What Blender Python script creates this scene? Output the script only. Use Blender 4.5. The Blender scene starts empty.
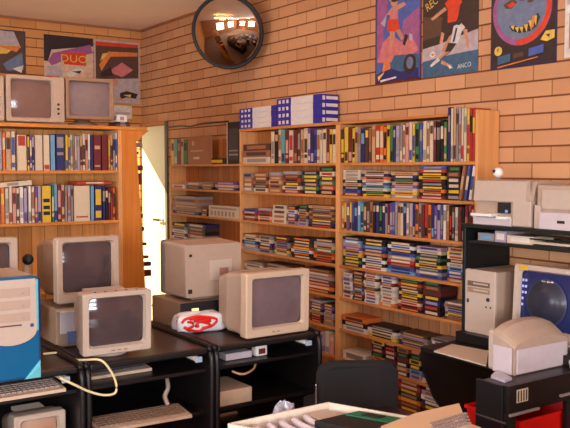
import bpy, bmesh, math, random
from mathutils import Vector, Matrix
random.seed(7)
C = bpy.context.scene.collection
PI = math.pi
# ---------------------------------------------------------------- camera geometry
F = 805.0
A = math.radians(34.5)
PITCH = math.atan(45.0 / F)
CAM = Vector((7.71, -3.51, 1.60))
FH = Vector((-math.cos(A), math.sin(A), 0)); RT = Vector((math.sin(A), math.cos(A), 0))
FW = FH * math.cos(PITCH) + Vector((0, 0, -math.sin(PITCH)))
UP = FH * math.sin(PITCH) + Vector((0, 0, math.cos(PITCH)))
def ray(px, py): return FW + RT * ((px - 285) / F) + UP * ((214 - py) / F)
def on_x(px, py, X):
    r = ray(px, py); return CAM + r * ((X - CAM.x) / r.x)
def on_y(px, py, Y):
    r = ray(px, py); return CAM + r * ((Y - CAM.y) / r.y)
def on_z(px, py, Z):
    r = ray(px, py); return CAM + r * ((Z - CAM.z) / r.z)

# ---------------------------------------------------------------- materials
def s2l(c):
    return tuple((v / 12.92 if v <= .04045 else ((v + .055) / 1.055) ** 2.4) for v in [x / 255 for x in c]) + (1,)
_m = {}
def mat(name, col, rough=.55, metal=0, noise=.06, scale=30, spec=.4, emit=None, es=1, coat=0):
    if name in _m: return _m[name]
    m = bpy.data.materials.new(name); m.use_nodes = True
    nt = m.node_tree; b = nt.nodes['Principled BSDF']
    c = s2l(col)
    b.inputs['Roughness'].default_value = rough; b.inputs['Metallic'].default_value = metal
    b.inputs['Specular IOR Level'].default_value = spec
    b.inputs['Coat Weight'].default_value = coat
    tc = nt.nodes.new('ShaderNodeTexCoord'); nz = nt.nodes.new('ShaderNodeTexNoise'); nz.inputs['Scale'].default_value = scale
    nt.links.new(tc.outputs['Object'], nz.inputs['Vector'])
    mx = nt.nodes.new('ShaderNodeMix'); mx.data_type = 'RGBA'
    mx.inputs['A'].default_value = tuple(v * (1 - noise * 2) for v in c[:3]) + (1,)
    mx.inputs['B'].default_value = tuple(min(1, v * (1 + noise * 2)) for v in c[:3]) + (1,)
    nt.links.new(nz.outputs['Fac'], mx.inputs['Factor']); nt.links.new(mx.outputs['Result'], b.inputs['Base Color'])
    if emit:
        b.inputs['Emission Color'].default_value = s2l(emit); b.inputs['Emission Strength'].default_value = es
    _m[name] = m; return m

def brick_mat(name, swap, shades=((200,148,106),(184,130,90)), mortar=(154,106,70)):
    m = bpy.data.materials.new(name); m.use_nodes = True
    nt = m.node_tree; b = nt.nodes['Principled BSDF']; L = nt.links.new
    tc = nt.nodes.new('ShaderNodeTexCoord'); sp = nt.nodes.new('ShaderNodeSeparateXYZ'); cb = nt.nodes.new('ShaderNodeCombineXYZ')
    L(tc.outputs['Object'], sp.inputs[0])
    L(sp.outputs['Y' if swap else 'X'], cb.inputs['X']); L(sp.outputs['Z'], cb.inputs['Y'])
    br = nt.nodes.new('ShaderNodeTexBrick'); L(cb.outputs[0], br.inputs['Vector'])
    br.inputs['Scale'].default_value = 1; br.inputs['Brick Width'].default_value = .24; br.inputs['Row Height'].default_value = .086
    br.inputs['Mortar Size'].default_value = .0045; br.inputs['Mortar Smooth'].default_value = .3; br.inputs['Bias'].default_value = 0
    br.inputs['Color1'].default_value = s2l(shades[0]); br.inputs['Color2'].default_value = s2l(shades[1]); br.inputs['Mortar'].default_value = s2l(mortar)
    nz = nt.nodes.new('ShaderNodeTexNoise'); nz.inputs['Scale'].default_value = 6; L(cb.outputs[0], nz.inputs['Vector'])
    hs = nt.nodes.new('ShaderNodeHueSaturation')
    dv = nt.nodes.new('ShaderNodeMath'); dv.operation = 'MULTIPLY_ADD'; dv.inputs[1].default_value = 1/.086; dv.inputs[2].default_value = .055; L(sp.outputs['Z'], dv.inputs[0])
    fr = nt.nodes.new('ShaderNodeMath'); fr.operation = 'FRACT'; L(dv.outputs[0], fr.inputs[0])
    ls = nt.nodes.new('ShaderNodeMath'); ls.operation = 'LESS_THAN'; ls.inputs[1].default_value = .11; L(fr.outputs[0], ls.inputs[0])
    mj = nt.nodes.new('ShaderNodeMix'); mj.data_type = 'RGBA'; L(ls.outputs[0], mj.inputs['Factor']); L(br.outputs['Color'], mj.inputs['A']); mj.inputs['B'].default_value = s2l((116,68,42))
    L(mj.outputs['Result'], hs.inputs['Color'])
    mr = nt.nodes.new('ShaderNodeMapRange'); mr.inputs['To Min'].default_value = .92; mr.inputs['To Max'].default_value = 1.08
    L(nz.outputs['Fac'], mr.inputs['Value']); L(mr.outputs[0], hs.inputs['Value'])
    L(hs.outputs[0], b.inputs['Base Color']); b.inputs['Roughness'].default_value = .8; b.inputs['Specular IOR Level'].default_value = .2
    bp = nt.nodes.new('ShaderNodeBump'); bp.inputs['Strength'].default_value = .6; bp.inputs['Distance'].default_value = .006; bp.invert = True
    L(br.outputs['Fac'], bp.inputs['Height']); L(bp.outputs[0], b.inputs['Normal'])
    return m

def wood_mat(name, c1, c2, axis='Z', plank=None, rough=.5, planks_along='X'):
    """wood with grain stretched along `axis`; plank = board width for tongue-and-groove lines"""
    m = bpy.data.materials.new(name); m.use_nodes = True
    nt = m.node_tree; b = nt.nodes['Principled BSDF']; L = nt.links.new
    tc = nt.nodes.new('ShaderNodeTexCoord'); mp = nt.nodes.new('ShaderNodeMapping'); L(tc.outputs['Object'], mp.inputs[0])
    sc = {'X': (1.2, 22, 22), 'Y': (22, 1.2, 22), 'Z': (22, 22, 1.2)}[axis]; mp.inputs['Scale'].default_value = sc
    nz = nt.nodes.new('ShaderNodeTexNoise'); nz.inputs['Scale'].default_value = 1.6; nz.inputs['Detail'].default_value = 4; L(mp.outputs[0], nz.inputs['Vector'])
    rp = nt.nodes.new('ShaderNodeValToRGB'); L(nz.outputs['Fac'], rp.inputs[0])
    rp.color_ramp.elements[0].position = .3; rp.color_ramp.elements[0].color = s2l(c1)
    rp.color_ramp.elements[1].position = .7; rp.color_ramp.elements[1].color = s2l(c2)
    out = rp.outputs[0]
    if plank:
        sp = nt.nodes.new('ShaderNodeSeparateXYZ'); L(tc.outputs['Object'], sp.inputs[0])
        d = nt.nodes.new('ShaderNodeMath'); d.operation = 'DIVIDE'; d.inputs[1].default_value = plank; L(sp.outputs[planks_along], d.inputs[0])
        fl = nt.nodes.new('ShaderNodeMath'); fl.operation = 'FLOOR'; L(d.outputs[0], fl.inputs[0])
        fr = nt.nodes.new('ShaderNodeMath'); fr.operation = 'FRACT'; L(d.outputs[0], fr.inputs[0])
        lt = nt.nodes.new('ShaderNodeMath'); lt.operation = 'LESS_THAN'; lt.inputs[1].default_value = .05; L(fr.outputs[0], lt.inputs[0])
        wn = nt.nodes.new('ShaderNodeTexWhiteNoise'); wn.noise_dimensions = '1D'; L(fl.outputs[0], wn.inputs['W'])
        mr = nt.nodes.new('ShaderNodeMapRange'); mr.inputs['To Min'].default_value = .84; mr.inputs['To Max'].default_value = 1.14; L(wn.outputs['Value'], mr.inputs['Value'])
        hs = nt.nodes.new('ShaderNodeHueSaturation'); L(out, hs.inputs['Color']); L(mr.outputs[0], hs.inputs['Value'])
        mx = nt.nodes.new('ShaderNodeMix'); mx.data_type = 'RGBA'; L(lt.outputs[0], mx.inputs['Factor']); L(hs.outputs[0], mx.inputs['A'])
        mx.inputs['B'].default_value = tuple(v * .45 for v in s2l(c1)[:3]) + (1,)
        out = mx.outputs['Result']
    L(out, b.inputs['Base Color']); b.inputs['Roughness'].default_value = rough; b.inputs['Specular IOR Level'].default_value = .3
    return m

PAL = {
 'w': ((202,180,150), 'cream'), 'W': ((212,200,188), 'white'), 'r': ((166,48,38), 'red'), 'm': ((104,32,36), 'maroon'),
 'o': ((206,104,40), 'orange'), 'y': ((206,166,50), 'yellow'), 'g': ((58,108,62), 'green'), 't': ((84,150,148), 'teal'),
 'b': ((64,76,136), 'blue'), 'n': ((38,38,88), 'navy'), 'p': ((104,66,130), 'purple'), 'k': ((24,21,24), 'black'),
 's': ((138,126,122), 'grey'), 'd': ((74,48,38), 'dark brown'), 'c': ((186,144,104), 'tan'), 'l': ((160,142,158), 'lilac'),
 'i': ((196,134,122), 'pink'), 'a': ((104,144,176), 'sky blue'), 'B': ((150,94,60), 'brown'), 'e': ((196,176,150), 'beige')}
def P(k):
    k = random.choice(k); return mat('ink_' + PAL[k][1].replace(' ', '_'), PAL[k][0], rough=.5, noise=.05, scale=40)

# ---------------------------------------------------------------- mesh building
class MB:
    def __init__(s): s.v = []; s.f = []; s.mi = []; s.ms = []; s.sm = []
    def m(s, mt):
        if mt not in s.ms: s.ms.append(mt)
        return s.ms.index(mt)
    def add(s, vs, fs, mt, M=None, smooth=False):
        o = len(s.v); i = s.m(mt)
        s.v += [(M @ Vector(v)) if M else Vector(v) for v in vs]
        for f in fs: s.f.append([o + k for k in f]); s.mi.append(i); s.sm.append(smooth)
        return s
    def box(s, a, b, mt, M=None, bev=0):
        x0, y0, z0 = [min(p, q) for p, q in zip(a, b)]; x1, y1, z1 = [max(p, q) for p, q in zip(a, b)]
        if bev > 0:
            bm = bmesh.new()
            vs = [bm.verts.new(p) for p in ((x0,y0,z0),(x1,y0,z0),(x1,y1,z0),(x0,y1,z0),(x0,y0,z1),(x1,y0,z1),(x1,y1,z1),(x0,y1,z1))]
            for f in ((0,3,2,1),(4,5,6,7),(0,1,5,4),(1,2,6,5),(2,3,7,6),(3,0,4,7)): bm.faces.new([vs[k] for k in f])
            bmesh.ops.bevel(bm, geom=bm.edges[:], offset=min(bev, .45 * min(x1-x0, y1-y0, z1-z0)), segments=2, affect='EDGES', profile=.5)
            bm.verts.index_update()
            s.add([v.co.copy() for v in bm.verts], [[v.index for v in f.verts] for f in bm.faces], mt, M, False); bm.free(); return s
        return s.add([(x0,y0,z0),(x1,y0,z0),(x1,y1,z0),(x0,y1,z0),(x0,y0,z1),(x1,y0,z1),(x1,y1,z1),(x0,y1,z1)],
              [(0,3,2,1),(4,5,6,7),(0,1,5,4),(1,2,6,5),(2,3,7,6),(3,0,4,7)], mt, M)
    def prism(s, pts, ax, a, b, mt, M=None):
        """polygon pts (2-D) extruded along axis ax ('X','Y','Z') from a to b"""
        def pt(p, h): return {'X': (h, p[0], p[1]), 'Y': (p[0], h, p[1]), 'Z': (p[0], p[1], h)}[ax]
        n = len(pts)
        vs = [pt(p, a) for p in pts] + [pt(p, b) for p in pts]
        fs = [list(range(n))[::-1], list(range(n, 2 * n))] + [(k, (k+1) % n, n + (k+1) % n, n + k) for k in range(n)]
        return s.add(vs, fs, mt, M)
    def loft(s, loops, mt, M=None, cap0=True, cap1=True, smooth=False):
        n = len(loops[0]); vs = [p for l in loops for p in l]; fs = []
        for i in range(len(loops) - 1):
            for k in range(n): fs.append((i*n+k, i*n+(k+1) % n, (i+1)*n+(k+1) % n, (i+1)*n+k))
        if cap0: fs.append(list(range(n))[::-1])
        if cap1: fs.append([(len(loops)-1)*n + k for k in range(n)])
        return s.add(vs, fs, mt, M, smooth)
    def lathe(s, prof, mt, M=None, n=24, smooth=True):
        """profile (r, z) turned about local Z"""
        loops = [[(r * math.cos(2*PI*k/n), r * math.sin(2*PI*k/n), z) for k in range(n)] for r, z in prof]
        return s.loft(loops, mt, M, True, True, smooth)
    def cyl(s, p, q, r, mt, n=12, r2=None):
        p = Vector(p); q = Vector(q); d = (q - p).normalized(); M = d.to_track_quat('Z', 'Y').to_matrix().to_4x4(); M.translation = p
        return s.lathe([(r, 0), (r if r2 is None else r2, (q - p).length)], mt, M, n)
    def tube(s, pts, r, mt, n=8, sub=6):
        P_ = [Vector(p) for p in pts]; path = []
        E = [P_[0]*2 - P_[1]] + P_ + [P_[-1]*2 - P_[-2]]
        for i in range(1, len(E) - 2):
            for j in range(sub):
                t = j / sub; a, b, c, d = E[i-1], E[i], E[i+1], E[i+2]
                path.append(.5 * ((2*b) + (c-a)*t + (2*a-5*b+4*c-d)*t*t + (3*b-a-3*c+d)*t**3))
        path.append(P_[-1]); loops = []; ref = Vector((0, 0, 1))
        for i, p in enumerate(path):
            d = (path[min(i+1, len(path)-1)] - path[max(i-1, 0)]).normalized()
            x = d.cross(ref)
            if x.length < .05: x = d.cross(Vector((1, 0, 0)))
            x.normalize(); y = d.cross(x).normalized()
            loops.append([p + x * (r*math.cos(2*PI*k/n)) + y * (r*math.sin(2*PI*k/n)) for k in range(n)])
        return s.loft(loops, mt, None, True, True, True)
    def text(s, body, size, mt, M, depth=.0005, align='CENTER', squash=1):
        cu = bpy.data.curves.new('t', 'FONT'); cu.body = body; cu.size = size; cu.extrude = depth; cu.align_x = align; cu.resolution_u = 3
        o = bpy.data.objects.new('t', cu); C.objects.link(o)
        bpy.context.view_layer.update()
        me = bpy.data.meshes.new_from_object(o.evaluated_get(bpy.context.evaluated_depsgraph_get()))
        S = Matrix.Diagonal((squash, 1, 1, 1))
        s.add([v.co.copy() for v in me.vertices], [list(p.vertices) for p in me.polygons], mt, M @ S)
        bpy.data.objects.remove(o); bpy.data.curves.remove(cu); bpy.data.meshes.remove(me); return s
    def build(s, name, parent=None, loc=(0,0,0), rot=(0,0,0)):
        me = bpy.data.meshes.new(name); me.from_pydata([tuple(v) for v in s.v], [], s.f)
        for m_ in s.ms: me.materials.append(m_)
        me.polygons.foreach_set('material_index', s.mi); me.polygons.foreach_set('use_smooth', s.sm)
        bm = bmesh.new(); bm.from_mesh(me); bmesh.ops.recalc_face_normals(bm, faces=bm.faces[:]); bm.to_mesh(me); bm.free()
        me.update()
        o = bpy.data.objects.new(name, me); C.objects.link(o); o.location = loc; o.rotation_euler = rot
        if parent: o.parent = parent
        return o
def tag(o, label, cat, group=None, kind=None):
    o['label'] = label; o['category'] = cat
    if group: o['group'] = group
    if kind: o['kind'] = kind
    return o
def thing(name, label, cat, loc=(0,0,0), rot=(0,0,0), group=None):
    o = bpy.data.objects.new(name, None); C.objects.link(o); o.location = loc; o.rotation_euler = rot; o.empty_display_size = .1
    return tag(o, label, cat, group)
def struct(mb, name, parent=None):
    o = mb.build(name, parent); o['kind'] = 'structure'; return o
def rrect(w, h, r, n=4, cy=0, cz=0):
    """rounded rectangle, list of (y,z)"""
    out = []
    for sx, sz, a0 in ((1,1,0),(-1,1,90),(-1,-1,180),(1,-1,270)):
        for k in range(n + 1):
            a = math.radians(a0 + 90 * k / n)
            out.append((cy + sx*(w/2 - r) + r*math.cos(a), cz + sz*(h/2 - r) + r*math.sin(a)))
    return out
def at_x(l, x): return [(x, p[0], p[1]) for p in l]
ORD = ['bottom', 'second', 'third', 'fourth', 'fifth', 'sixth', 'seventh', 'eighth', 'ninth', 'tenth', 'eleventh', 'twelfth', 'thirteenth', 'fourteenth']
ORDF = ['first'] + ORD[1:]
# ---------------------------------------------------------------- shared materials
pine = wood_mat('pine_shelf', (176,108,54), (202,134,74), 'X')
pine_up = wood_mat('pine_upright', (200,136,80), (220,158,98), 'Z')
pine_y = wood_mat('pine_shelf_y', (186,112,48), (208,136,64), 'Y')
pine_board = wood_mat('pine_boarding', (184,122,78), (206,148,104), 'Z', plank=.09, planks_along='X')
pine_shaded = wood_mat('pine_boarding_shaded', (172,98,48), (196,122,66), 'Z', plank=.09, planks_along='X')  # shade at the back of the left and middle bays, put into the board colour
pine_board_y = wood_mat('pine_boarding_y', (190,124,60), (210,148,82), 'Z', plank=.09, planks_along='Y')
pine_orange = wood_mat('orange_varnished_pine', (196,112,40), (210,128,50), 'Z')
blackboard = mat('black_laminate', (26,20,21), rough=.35, noise=.08, scale=12)
blackedge = mat('black_edge_trim', (22,18,19), rough=.4)
desktop = mat('dark_desk_laminate', (66,48,44), rough=.35, noise=.08, scale=8)
paper = mat('page_block', (214,198,166), rough=.8, noise=.06, scale=200)
beige = mat('beige_plastic', (172,148,130), rough=.5, noise=.03)
beige_l = mat('pale_beige_plastic', (184,165,150), rough=.5, noise=.03)
beige_d = mat('aged_beige_plastic', (150,122,100), rough=.5, noise=.03)
lilacw = mat('greyish_white_plastic', (194,180,184), rough=.5, noise=.03)
glass = mat('crt_glass', (74,60,62), rough=.08, noise=.01, spec=.6)
darkslot = mat('dark_slot', (30,24,24), rough=.6)
chrome = mat('chrome', (210,210,210), rough=.2, metal=1, noise=.01)
whitep = mat('white_plastic', (226,222,214), rough=.45, noise=.02)

# ---------------------------------------------------------------- setting
RX, RY, RZ = 10.4, -7.0, 3.02
DZ = 2.035
wallR = brick_mat('tan_brick_right', False); wallL = brick_mat('tan_brick_warm_lit', True, ((208,146,88),(194,130,74)), (170,112,62))  # same brick on both; the left copy has warm light put into its colour
m = MB(); m.box((-.2, 0, 0), (RX, .2, RZ), wallR); struct(m, 'wall_right')
m = MB()
m.box((-.2, RY, 0), (0, -.95, RZ), wallL); m.box((-.2, -.95, DZ), (0, 0, RZ), wallL); m.box((-.2, -.03, 0), (0, 0, DZ), wallL)
struct(m, 'wall_left')
# far walls behind the camera, with louvred windows
m = MB()
wy = [(-5.9, -4.5), (-3.4, -2.0)]; wz0, wz1 = .95, 2.3
ys = [RY] + [v for p in wy for v in p] + [0]
for i in range(0, len(ys), 2): m.box((RX, ys[i], 0), (RX + .2, ys[i+1], RZ), wallL)
for a, b in wy: m.box((RX, a, 0), (RX + .2, b, wz0), wallL); m.box((RX, a, wz1), (RX + .2, b, RZ), wallL)
struct(m, 'wall_back')
m = MB()
wx = [(3.6, 5.4), (6.8, 8.6)]
xs = [-.2] + [v for p in wx for v in p] + [RX]
for i in range(0, len(xs), 2): m.box((xs[i], RY - .2, 0), (xs[i+1], RY, RZ), wallR)
for a, b in wx: m.box((a, RY - .2, 0), (b, RY, wz0), wallR); m.box((a, RY - .2, wz1), (b, RY, RZ), wallR)
struct(m, 'wall_front')
m = MB(); m.box((-.2, RY - .2, -.1), (RX + .2, .2, 0), mat('brown_carpet', (120,92,76), rough=.95, noise=.2, scale=60)); struct(m, 'floor')
ceil = wood_mat('ceiling_boards', (196,160,134), (206,172,146), 'X', plank=.6, planks_along='Y', rough=.7)
m = MB(); m.box((-.2, RY - .2, RZ), (RX + .2, .2, RZ + .1), mat('ceiling_paint', (244,218,200), rough=.7, noise=.03, scale=3)); struct(m, 'ceiling')
cor = mat('cornice_paint', (150,96,62), rough=.6)
m = MB(); m.box((0, RY, RZ - .02), (.018, 0, RZ), cor); struct(m, 'trim_1')
m = MB(); m.box((0, -.018, RZ - .02), (RX, 0, RZ), cor); struct(m, 'trim_2')
frm = mat('window_frame_paint', (180,170,160), rough=.5)
clear = mat('window_glass', (240,240,240), rough=.02); clear.node_tree.nodes['Principled BSDF'].inputs['Transmission Weight'].default_value = 1
n = 0
for (a, b) in wy:
    n += 1; m = MB(); x = RX + .08
    for y0, y1 in ((a, a+.05), (b-.05, b), ((a+b)/2-.025, (a+b)/2+.025)): m.box((x, y0, wz0), (x+.05, y1, wz1), frm)
    for z0 in (wz0, wz1-.05): m.box((x, a, z0), (x+.05, b, z0+.05), frm)
    for k in range(1, 7): zz = wz0 + k * (wz1-wz0)/7; m.box((x, a, zz-.03), (x+.06, b, zz+.03), frm)
    struct(m, 'window_%d' % n)
for (a, b) in wx:
    n += 1; m = MB(); y = RY - .13
    for x0, x1 in ((a, a+.05), (b-.05, b), ((a+b)/2-.025, (a+b)/2+.025)): m.box((x0, y, wz0), (x1, y+.05, wz1), frm)
    for z0 in (wz0, wz1-.05): m.box((a, y, z0), (b, y+.05, z0+.05), frm)
    struct(m, 'window_%d' % n)
# pale door on the right wall beside the open daylight doorway in the left wall
m = MB(); doorp = mat('cream_door_paint', (222,214,176), rough=.4, noise=.02)
m.box((.03, -.018, .01), (.561, -.002, DZ - .01), doorp, bev=.004)
d1 = struct(m, 'door_1')
m = MB(); m.box((.49, -.024, 1.02), (.525, -.018, 1.20), whitep, bev=.002)
m.cyl((.505, -.022, 1.10), (.505, -.07, 1.10), .011, chrome); m.box((.395, -.078, 1.088), (.515, -.062, 1.112), mat('dark_handle', (60,50,44), rough=.3, metal=.6), bev=.004)
o = m.build('door_handle', d1)
m = MB(); fr = mat('grey_door_frame', (92,88,74), rough=.5); m.box((.562, -.022, 0), (.605, -.001, DZ + .03), fr); m.box((.0, -.022, DZ), (.561, -.001, DZ + .03), mat('frame_wood', (190,120,70))); struct(m, 'trim_3')
m = MB(); m.box((-.2, -.95, DZ - .03), (.01, -.03, DZ), frm); m.box((-.2, -.98, 0), (.01, -.95, DZ), frm); struct(m, 'trim_4')
m = MB(); m.box((-14, -14, -.12), (-.2, 12, -.02), mat('sunlit_concrete', (214,200,170), rough=.9, noise=.1, scale=3)); struct(m, 'floor_outside')
m = MB(); m.box((-6.2, -8, -.02), (-6, 8, 2.4), mat('sunlit_pale_fence', (232,222,190), rough=.9, noise=.05, scale=2)); struct(m, 'wall_outside')

# fluorescent battens on the ceiling
tube_m = mat('fluorescent_tube', (255,250,240), emit=(255,240,226), es=14)
tube_w = mat('sun_tinted_tube', (255,240,200), emit=(255,196,124), es=21)  # warm tint added to stand in for reflected sunlight near the left wall
bat = mat('batten_metal', (230,226,220), rough=.4)
for i, (x, y, lb) in enumerate(((3.0, -1.75, 'nearest the left wall'), (4.6, -3.0, 'above the middle of the room'), (7.6, -2.4, 'above the camera'), (4.6, -5.6, 'over the middle near the front wall'), (8.4, -5.4, 'in the corner behind the camera'))):
    t = thing('fluorescent_light', 'white ceiling batten light with two tubes, ' + lb, 'ceiling light', (x, y, RZ - .001), group='ceiling batten lights')
    m = MB(); m.box((-.6, -.03, -.16), (.6, .03, -.12), bat, bev=.006); m.build('housing', t)
    for s in (-1, 1): m = MB(); m.cyl((s*.45, 0, -.12), (s*.45, 0, 0), .008, bat); m.build('hanger', t)
    for s in (-1, 1):
        m = MB(); m.cyl((-.57, s*.048, -.14), (.57, s*.048, -.14), .013, tube_w if i == 0 else tube_m); m.build('tube', t)

# ---------------------------------------------------------------- books and boxes
def book_mesh(t, h, d, c, c2=None, band=None):
    """standing book: spine faces local -Y"""
    m = MB(); th = min(.002, t * .15)
    m.box((-t/2, 0, 0), (-t/2+th, d, h), c); m.box((t/2-th, 0, 0), (t/2, d, h), c)
    m.add([(-t/2,0,0),(t/2,0,0),(t/2,0,h),(-t/2,0,h),(-t/2+th,.003,0),(t/2-th,.003,0),(t/2-th,.003,h),(-t/2+th,.003,h)],
          [(0,1,2,3),(4,7,6,5),(0,4,5,1),(3,2,6,7)], c)
    m.box((-t/2+th, .003, .003), (t/2-th, d-.003, h-.003), paper)
    if c2:
        for (a, b) in (band or ((.55, .8),)):
            m.box((-t*.36, -.0008, h*a), (t*.36, .0001, h*b), c2)
    return m
def case_mesh(L, t, d, c, c2=None, seg=None):
    """flat case/box lying down: long edge along X, front faces local -Y"""
    m = MB(); m.box((-L/2, 0, 0), (L/2, d, t), c)
    if c2: m.box((-L*.5*(seg or .7), -.0008, t*.22), (L*.5*(seg or .7), .0001, t*.78), c2)
    pass
    return m
LETTER2 = {k: v for k, v in {'w':'r','W':'b','r':'w','m':'c','o':'d','y':'k','g':'w','t':'W','b':'W','n':'w','p':'w','k':'o','s':'w','d':'c','c':'d','l':'n','i':'m','a':'W','B':'cdw','e':'Bsd'}.items()}
LETTER2.update({'w':'rBdsb','k':'oyrwsgce','s':'dlwnB','d':'cyBs','r':'wyckd','m':'cBdi','b':'wsna','n':'wslca','y':'kdrb','W':'bslrd','g':'wykc','p':'lwi','c':'dBm','l':'npsB','t':'wn','o':'dkyw','i':'mdw','a':'Wnb'})
def stand_row(letters, x0, x1, yt0, yt1, z, where, kind, cat, group, plane, depth=.13, lean=0, jit=.25, name='book'):
    """standing spines between pixels x0..x1; tops at pixel yt0..yt1; plane = ('y', Y) or ('x', X)"""
    ws = [1 + random.uniform(-jit, jit) for _ in letters]; tot = sum(ws); acc = 0
    fn = on_y if plane[0] == 'y' else on_x
    cnt = {}
    for c in letters: cnt[c] = cnt.get(c, 0) + 1
    seen = {}
    ymid = 165
    for c, w in zip(letters, ws):
        a = x0 + (x1-x0)*acc/tot; acc += w; b = x0 + (x1-x0)*acc/tot
        if c == '_': continue
        seen[c] = seen.get(c, 0) + 1
        yt = yt0 + (yt1-yt0)*(a-x0)/max(1, x1-x0) + random.uniform(-1.4, 1.4)
        pa, pb = fn(a, yt, plane[1]), fn(b, yt, plane[1])
        h = pa.z - z
        if plane[0] == 'y': cx = (pa.x+pb.x)/2; t = abs(pb.x-pa.x); loc = (cx, plane[1], z + .0005); rz = 0
        else: cx = (pa.y+pb.y)/2; t = abs(pb.y-pa.y); loc = (plane[1], cx, z + .0005); rz = PI/2
        dd = depth * random.uniform(.9, 1)
        k2 = random.choice(LETTER2[c])
        bands = random.choice([((.55,.85),), ((.08,.2),(.4,.85)), ((.7,.9),), ((.15,.25),(.3,.7)), ((.05,.3),)])
        mm = book_mesh(t*random.uniform(.9,.98), h, dd, P(c), P(k2), bands)
        o = mm.build(name, None, loc, (0, 0, rz))
        if lean: o.rotation_euler = (0, lean, 0)
        col = PAL[c][1]
        if cnt[c] == 1: lb = 'the only %s %s on %s' % (col, kind, where)
        else: lb = '%s %s %s from left, %s' % (ORDF[seen[c]-1], col, kind, where)
        tag(o, lb, cat, group)
def stack(letters, x0, x1, ytop, z, where, kind, cat, group, plane, depth=.135, name='game_case', c2=True, seg=None):
    """letters bottom -> top"""
    fn = on_y if plane[0] == 'y' else on_x
    pa, pb = fn(x0, ytop, plane[1]), fn(x1, ytop, plane[1])
    H = (pa.z + pb.z)/2 - z; t = H/len(letters); zz = z + .0005
    letters = ''.join(random.choice('kdnsBkm') if (len(letters) > 3 and c in 'wWyoalrt' and random.random() < .33) else c for c in letters)
    dj = random.uniform(0, .02)
    cnt = {}
    for i, c in enumerate(letters):
        j = random.uniform(-.004, .004); sh = random.uniform(.93, 1.0)
        if plane[0] == 'y': L = abs(pb.x-pa.x); loc = ((pa.x+pb.x)/2 + j, plane[1] + random.uniform(0, .006) + dj*.3, zz); rz = random.uniform(-.035, .035)
        else: L = abs(pb.y-pa.y); loc = (plane[1] - random.uniform(0, .005), (pa.y+pb.y)/2 + j, zz); rz = PI/2
        mm = case_mesh(L*sh - .004, t - .0012, depth, P(c), P(LETTER2[c]) if c2 else None, seg)
        o = mm.build(name, None, loc, (0, 0, rz))
        zz += t
        pos = 'lying' if len(letters) == 1 else ('at bottom' if i == 0 else 'on top' if i == len(letters)-1 else ORD[i] + ' up')
        tag(o, '%s %s %s %s' % (PAL[c][1], kind, pos, where), cat, group)

# ---- long pine bookcase on the right wall: three bays
DEP = .175; PF = -DEP
ZS = [1.641, 1.424, 1.196, .960, .744, .53, .335, .10]
XR = 7.71 - 3.01
def PX(px, py=200): return on_y(px, py, PF).x
xL0, xM0, xR0 = PX(169.5), PX(239.5), PX(337.5)
T = .02
def bookcase(name, label, x0, x1, shelves, top, side_l, side_r, backtop):
    t = thing(name, label, 'bookcase', ((x0+x1)/2, PF/2, 0), group='pine bays along the brick wall')
    ox = (x0+x1)/2; oy = PF/2
    def B(a, b, mt, nm):
        m = MB(); m.box((a[0]-ox, a[1]-oy, a[2]), (b[0]-ox, b[1]-oy, b[2]), mt, bev=.0015); return m.build(nm, t)
    if side_l: B((x0, PF, 0), (x0+T, -.005, side_l), pine_up, 'side_panel')
    if side_r: B((x1-T, PF, 0), (x1, -.005, side_r), pine_up, 'side_panel')
    B((x0+T*bool(side_l), -.014, .02), (x1-T*bool(side_r), -.005, backtop), pine_board if side_r and x1 > 4 else pine_shaded, 'back_panel')
    if top: B((x0, PF-.004, top-T), (x1, -.005, top), pine, 'top_board')
    for z in shelves: B((x0+T*bool(side_l)+.0005, PF, z-.018), (x1-T*bool(side_r)-.0005, -.0145, z), pine, 'shelf')
    return t
TOPZ = on_y(339, 121.5, PF).z
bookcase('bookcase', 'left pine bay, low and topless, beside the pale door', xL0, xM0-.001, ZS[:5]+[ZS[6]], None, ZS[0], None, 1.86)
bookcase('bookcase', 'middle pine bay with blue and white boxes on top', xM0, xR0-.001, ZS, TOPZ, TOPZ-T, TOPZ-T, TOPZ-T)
bookcase('bookcase', 'right pine bay reaching to the black computer desk', xR0, XR, ZS, None, TOPZ-T, on_y(484, 109, PF).z, TOPZ-T)
m = MB(); m.box((xR0+.001, PF-.004, TOPZ-T+.0005), (PX(446), -.005, TOPZ-.004), pine, bev=.0015)
o = m.build('shelf_board'); tag(o, 'loose pine top board lying along the right bay', 'board')
PL = ('y', PF + .006)
WL, WM, WR = 'left bay', 'middle bay', 'right bay'
G = 'books on the long pine bookcase'; GC = 'flat game cases on the long pine bookcase'
# row 1
stand_row('ytmcg', 171, 187, 140, 139, ZS[0], 'top shelf of left bay', 'book', 'book', G, PL)
m = MB(); w = PX(207)-PX(187.5); h = on_y(200, 136, PF).z - ZS[0]
m.box((-w/2, 0, 0), (w/2, .05, h), P('B')); Mt = Matrix.Translation((-w*.2, -.001, h*.75)) @ Matrix.Rotation(PI/2, 4, 'X'); m.lathe([(.022, 0), (.022, .002)], P('c'), Mt)
m.box((-w*.35, -.001, h*.45), (w*.3, 0, h*.5), P('c')); m.box((-w*.2, -.001, h*.18), (w*.1, 0, h*.26), P('e'))
tag(m.build('box_file', None, ((PX(207)+PX(187.5))/2, PF+.006, ZS[0]+.0005)), 'brown box with a pale round emblem on the top shelf of left bay', 'box')
stack('k', 203, 226, 158.5, ZS[0], 'on the top shelf, left bay', 'slim case', 'case', GC, ('y', PF+.04), depth=.1)
m = MB(); w = PX(239)-PX(226.5); h = on_y(232, 122, PF).z - ZS[0]
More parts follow.
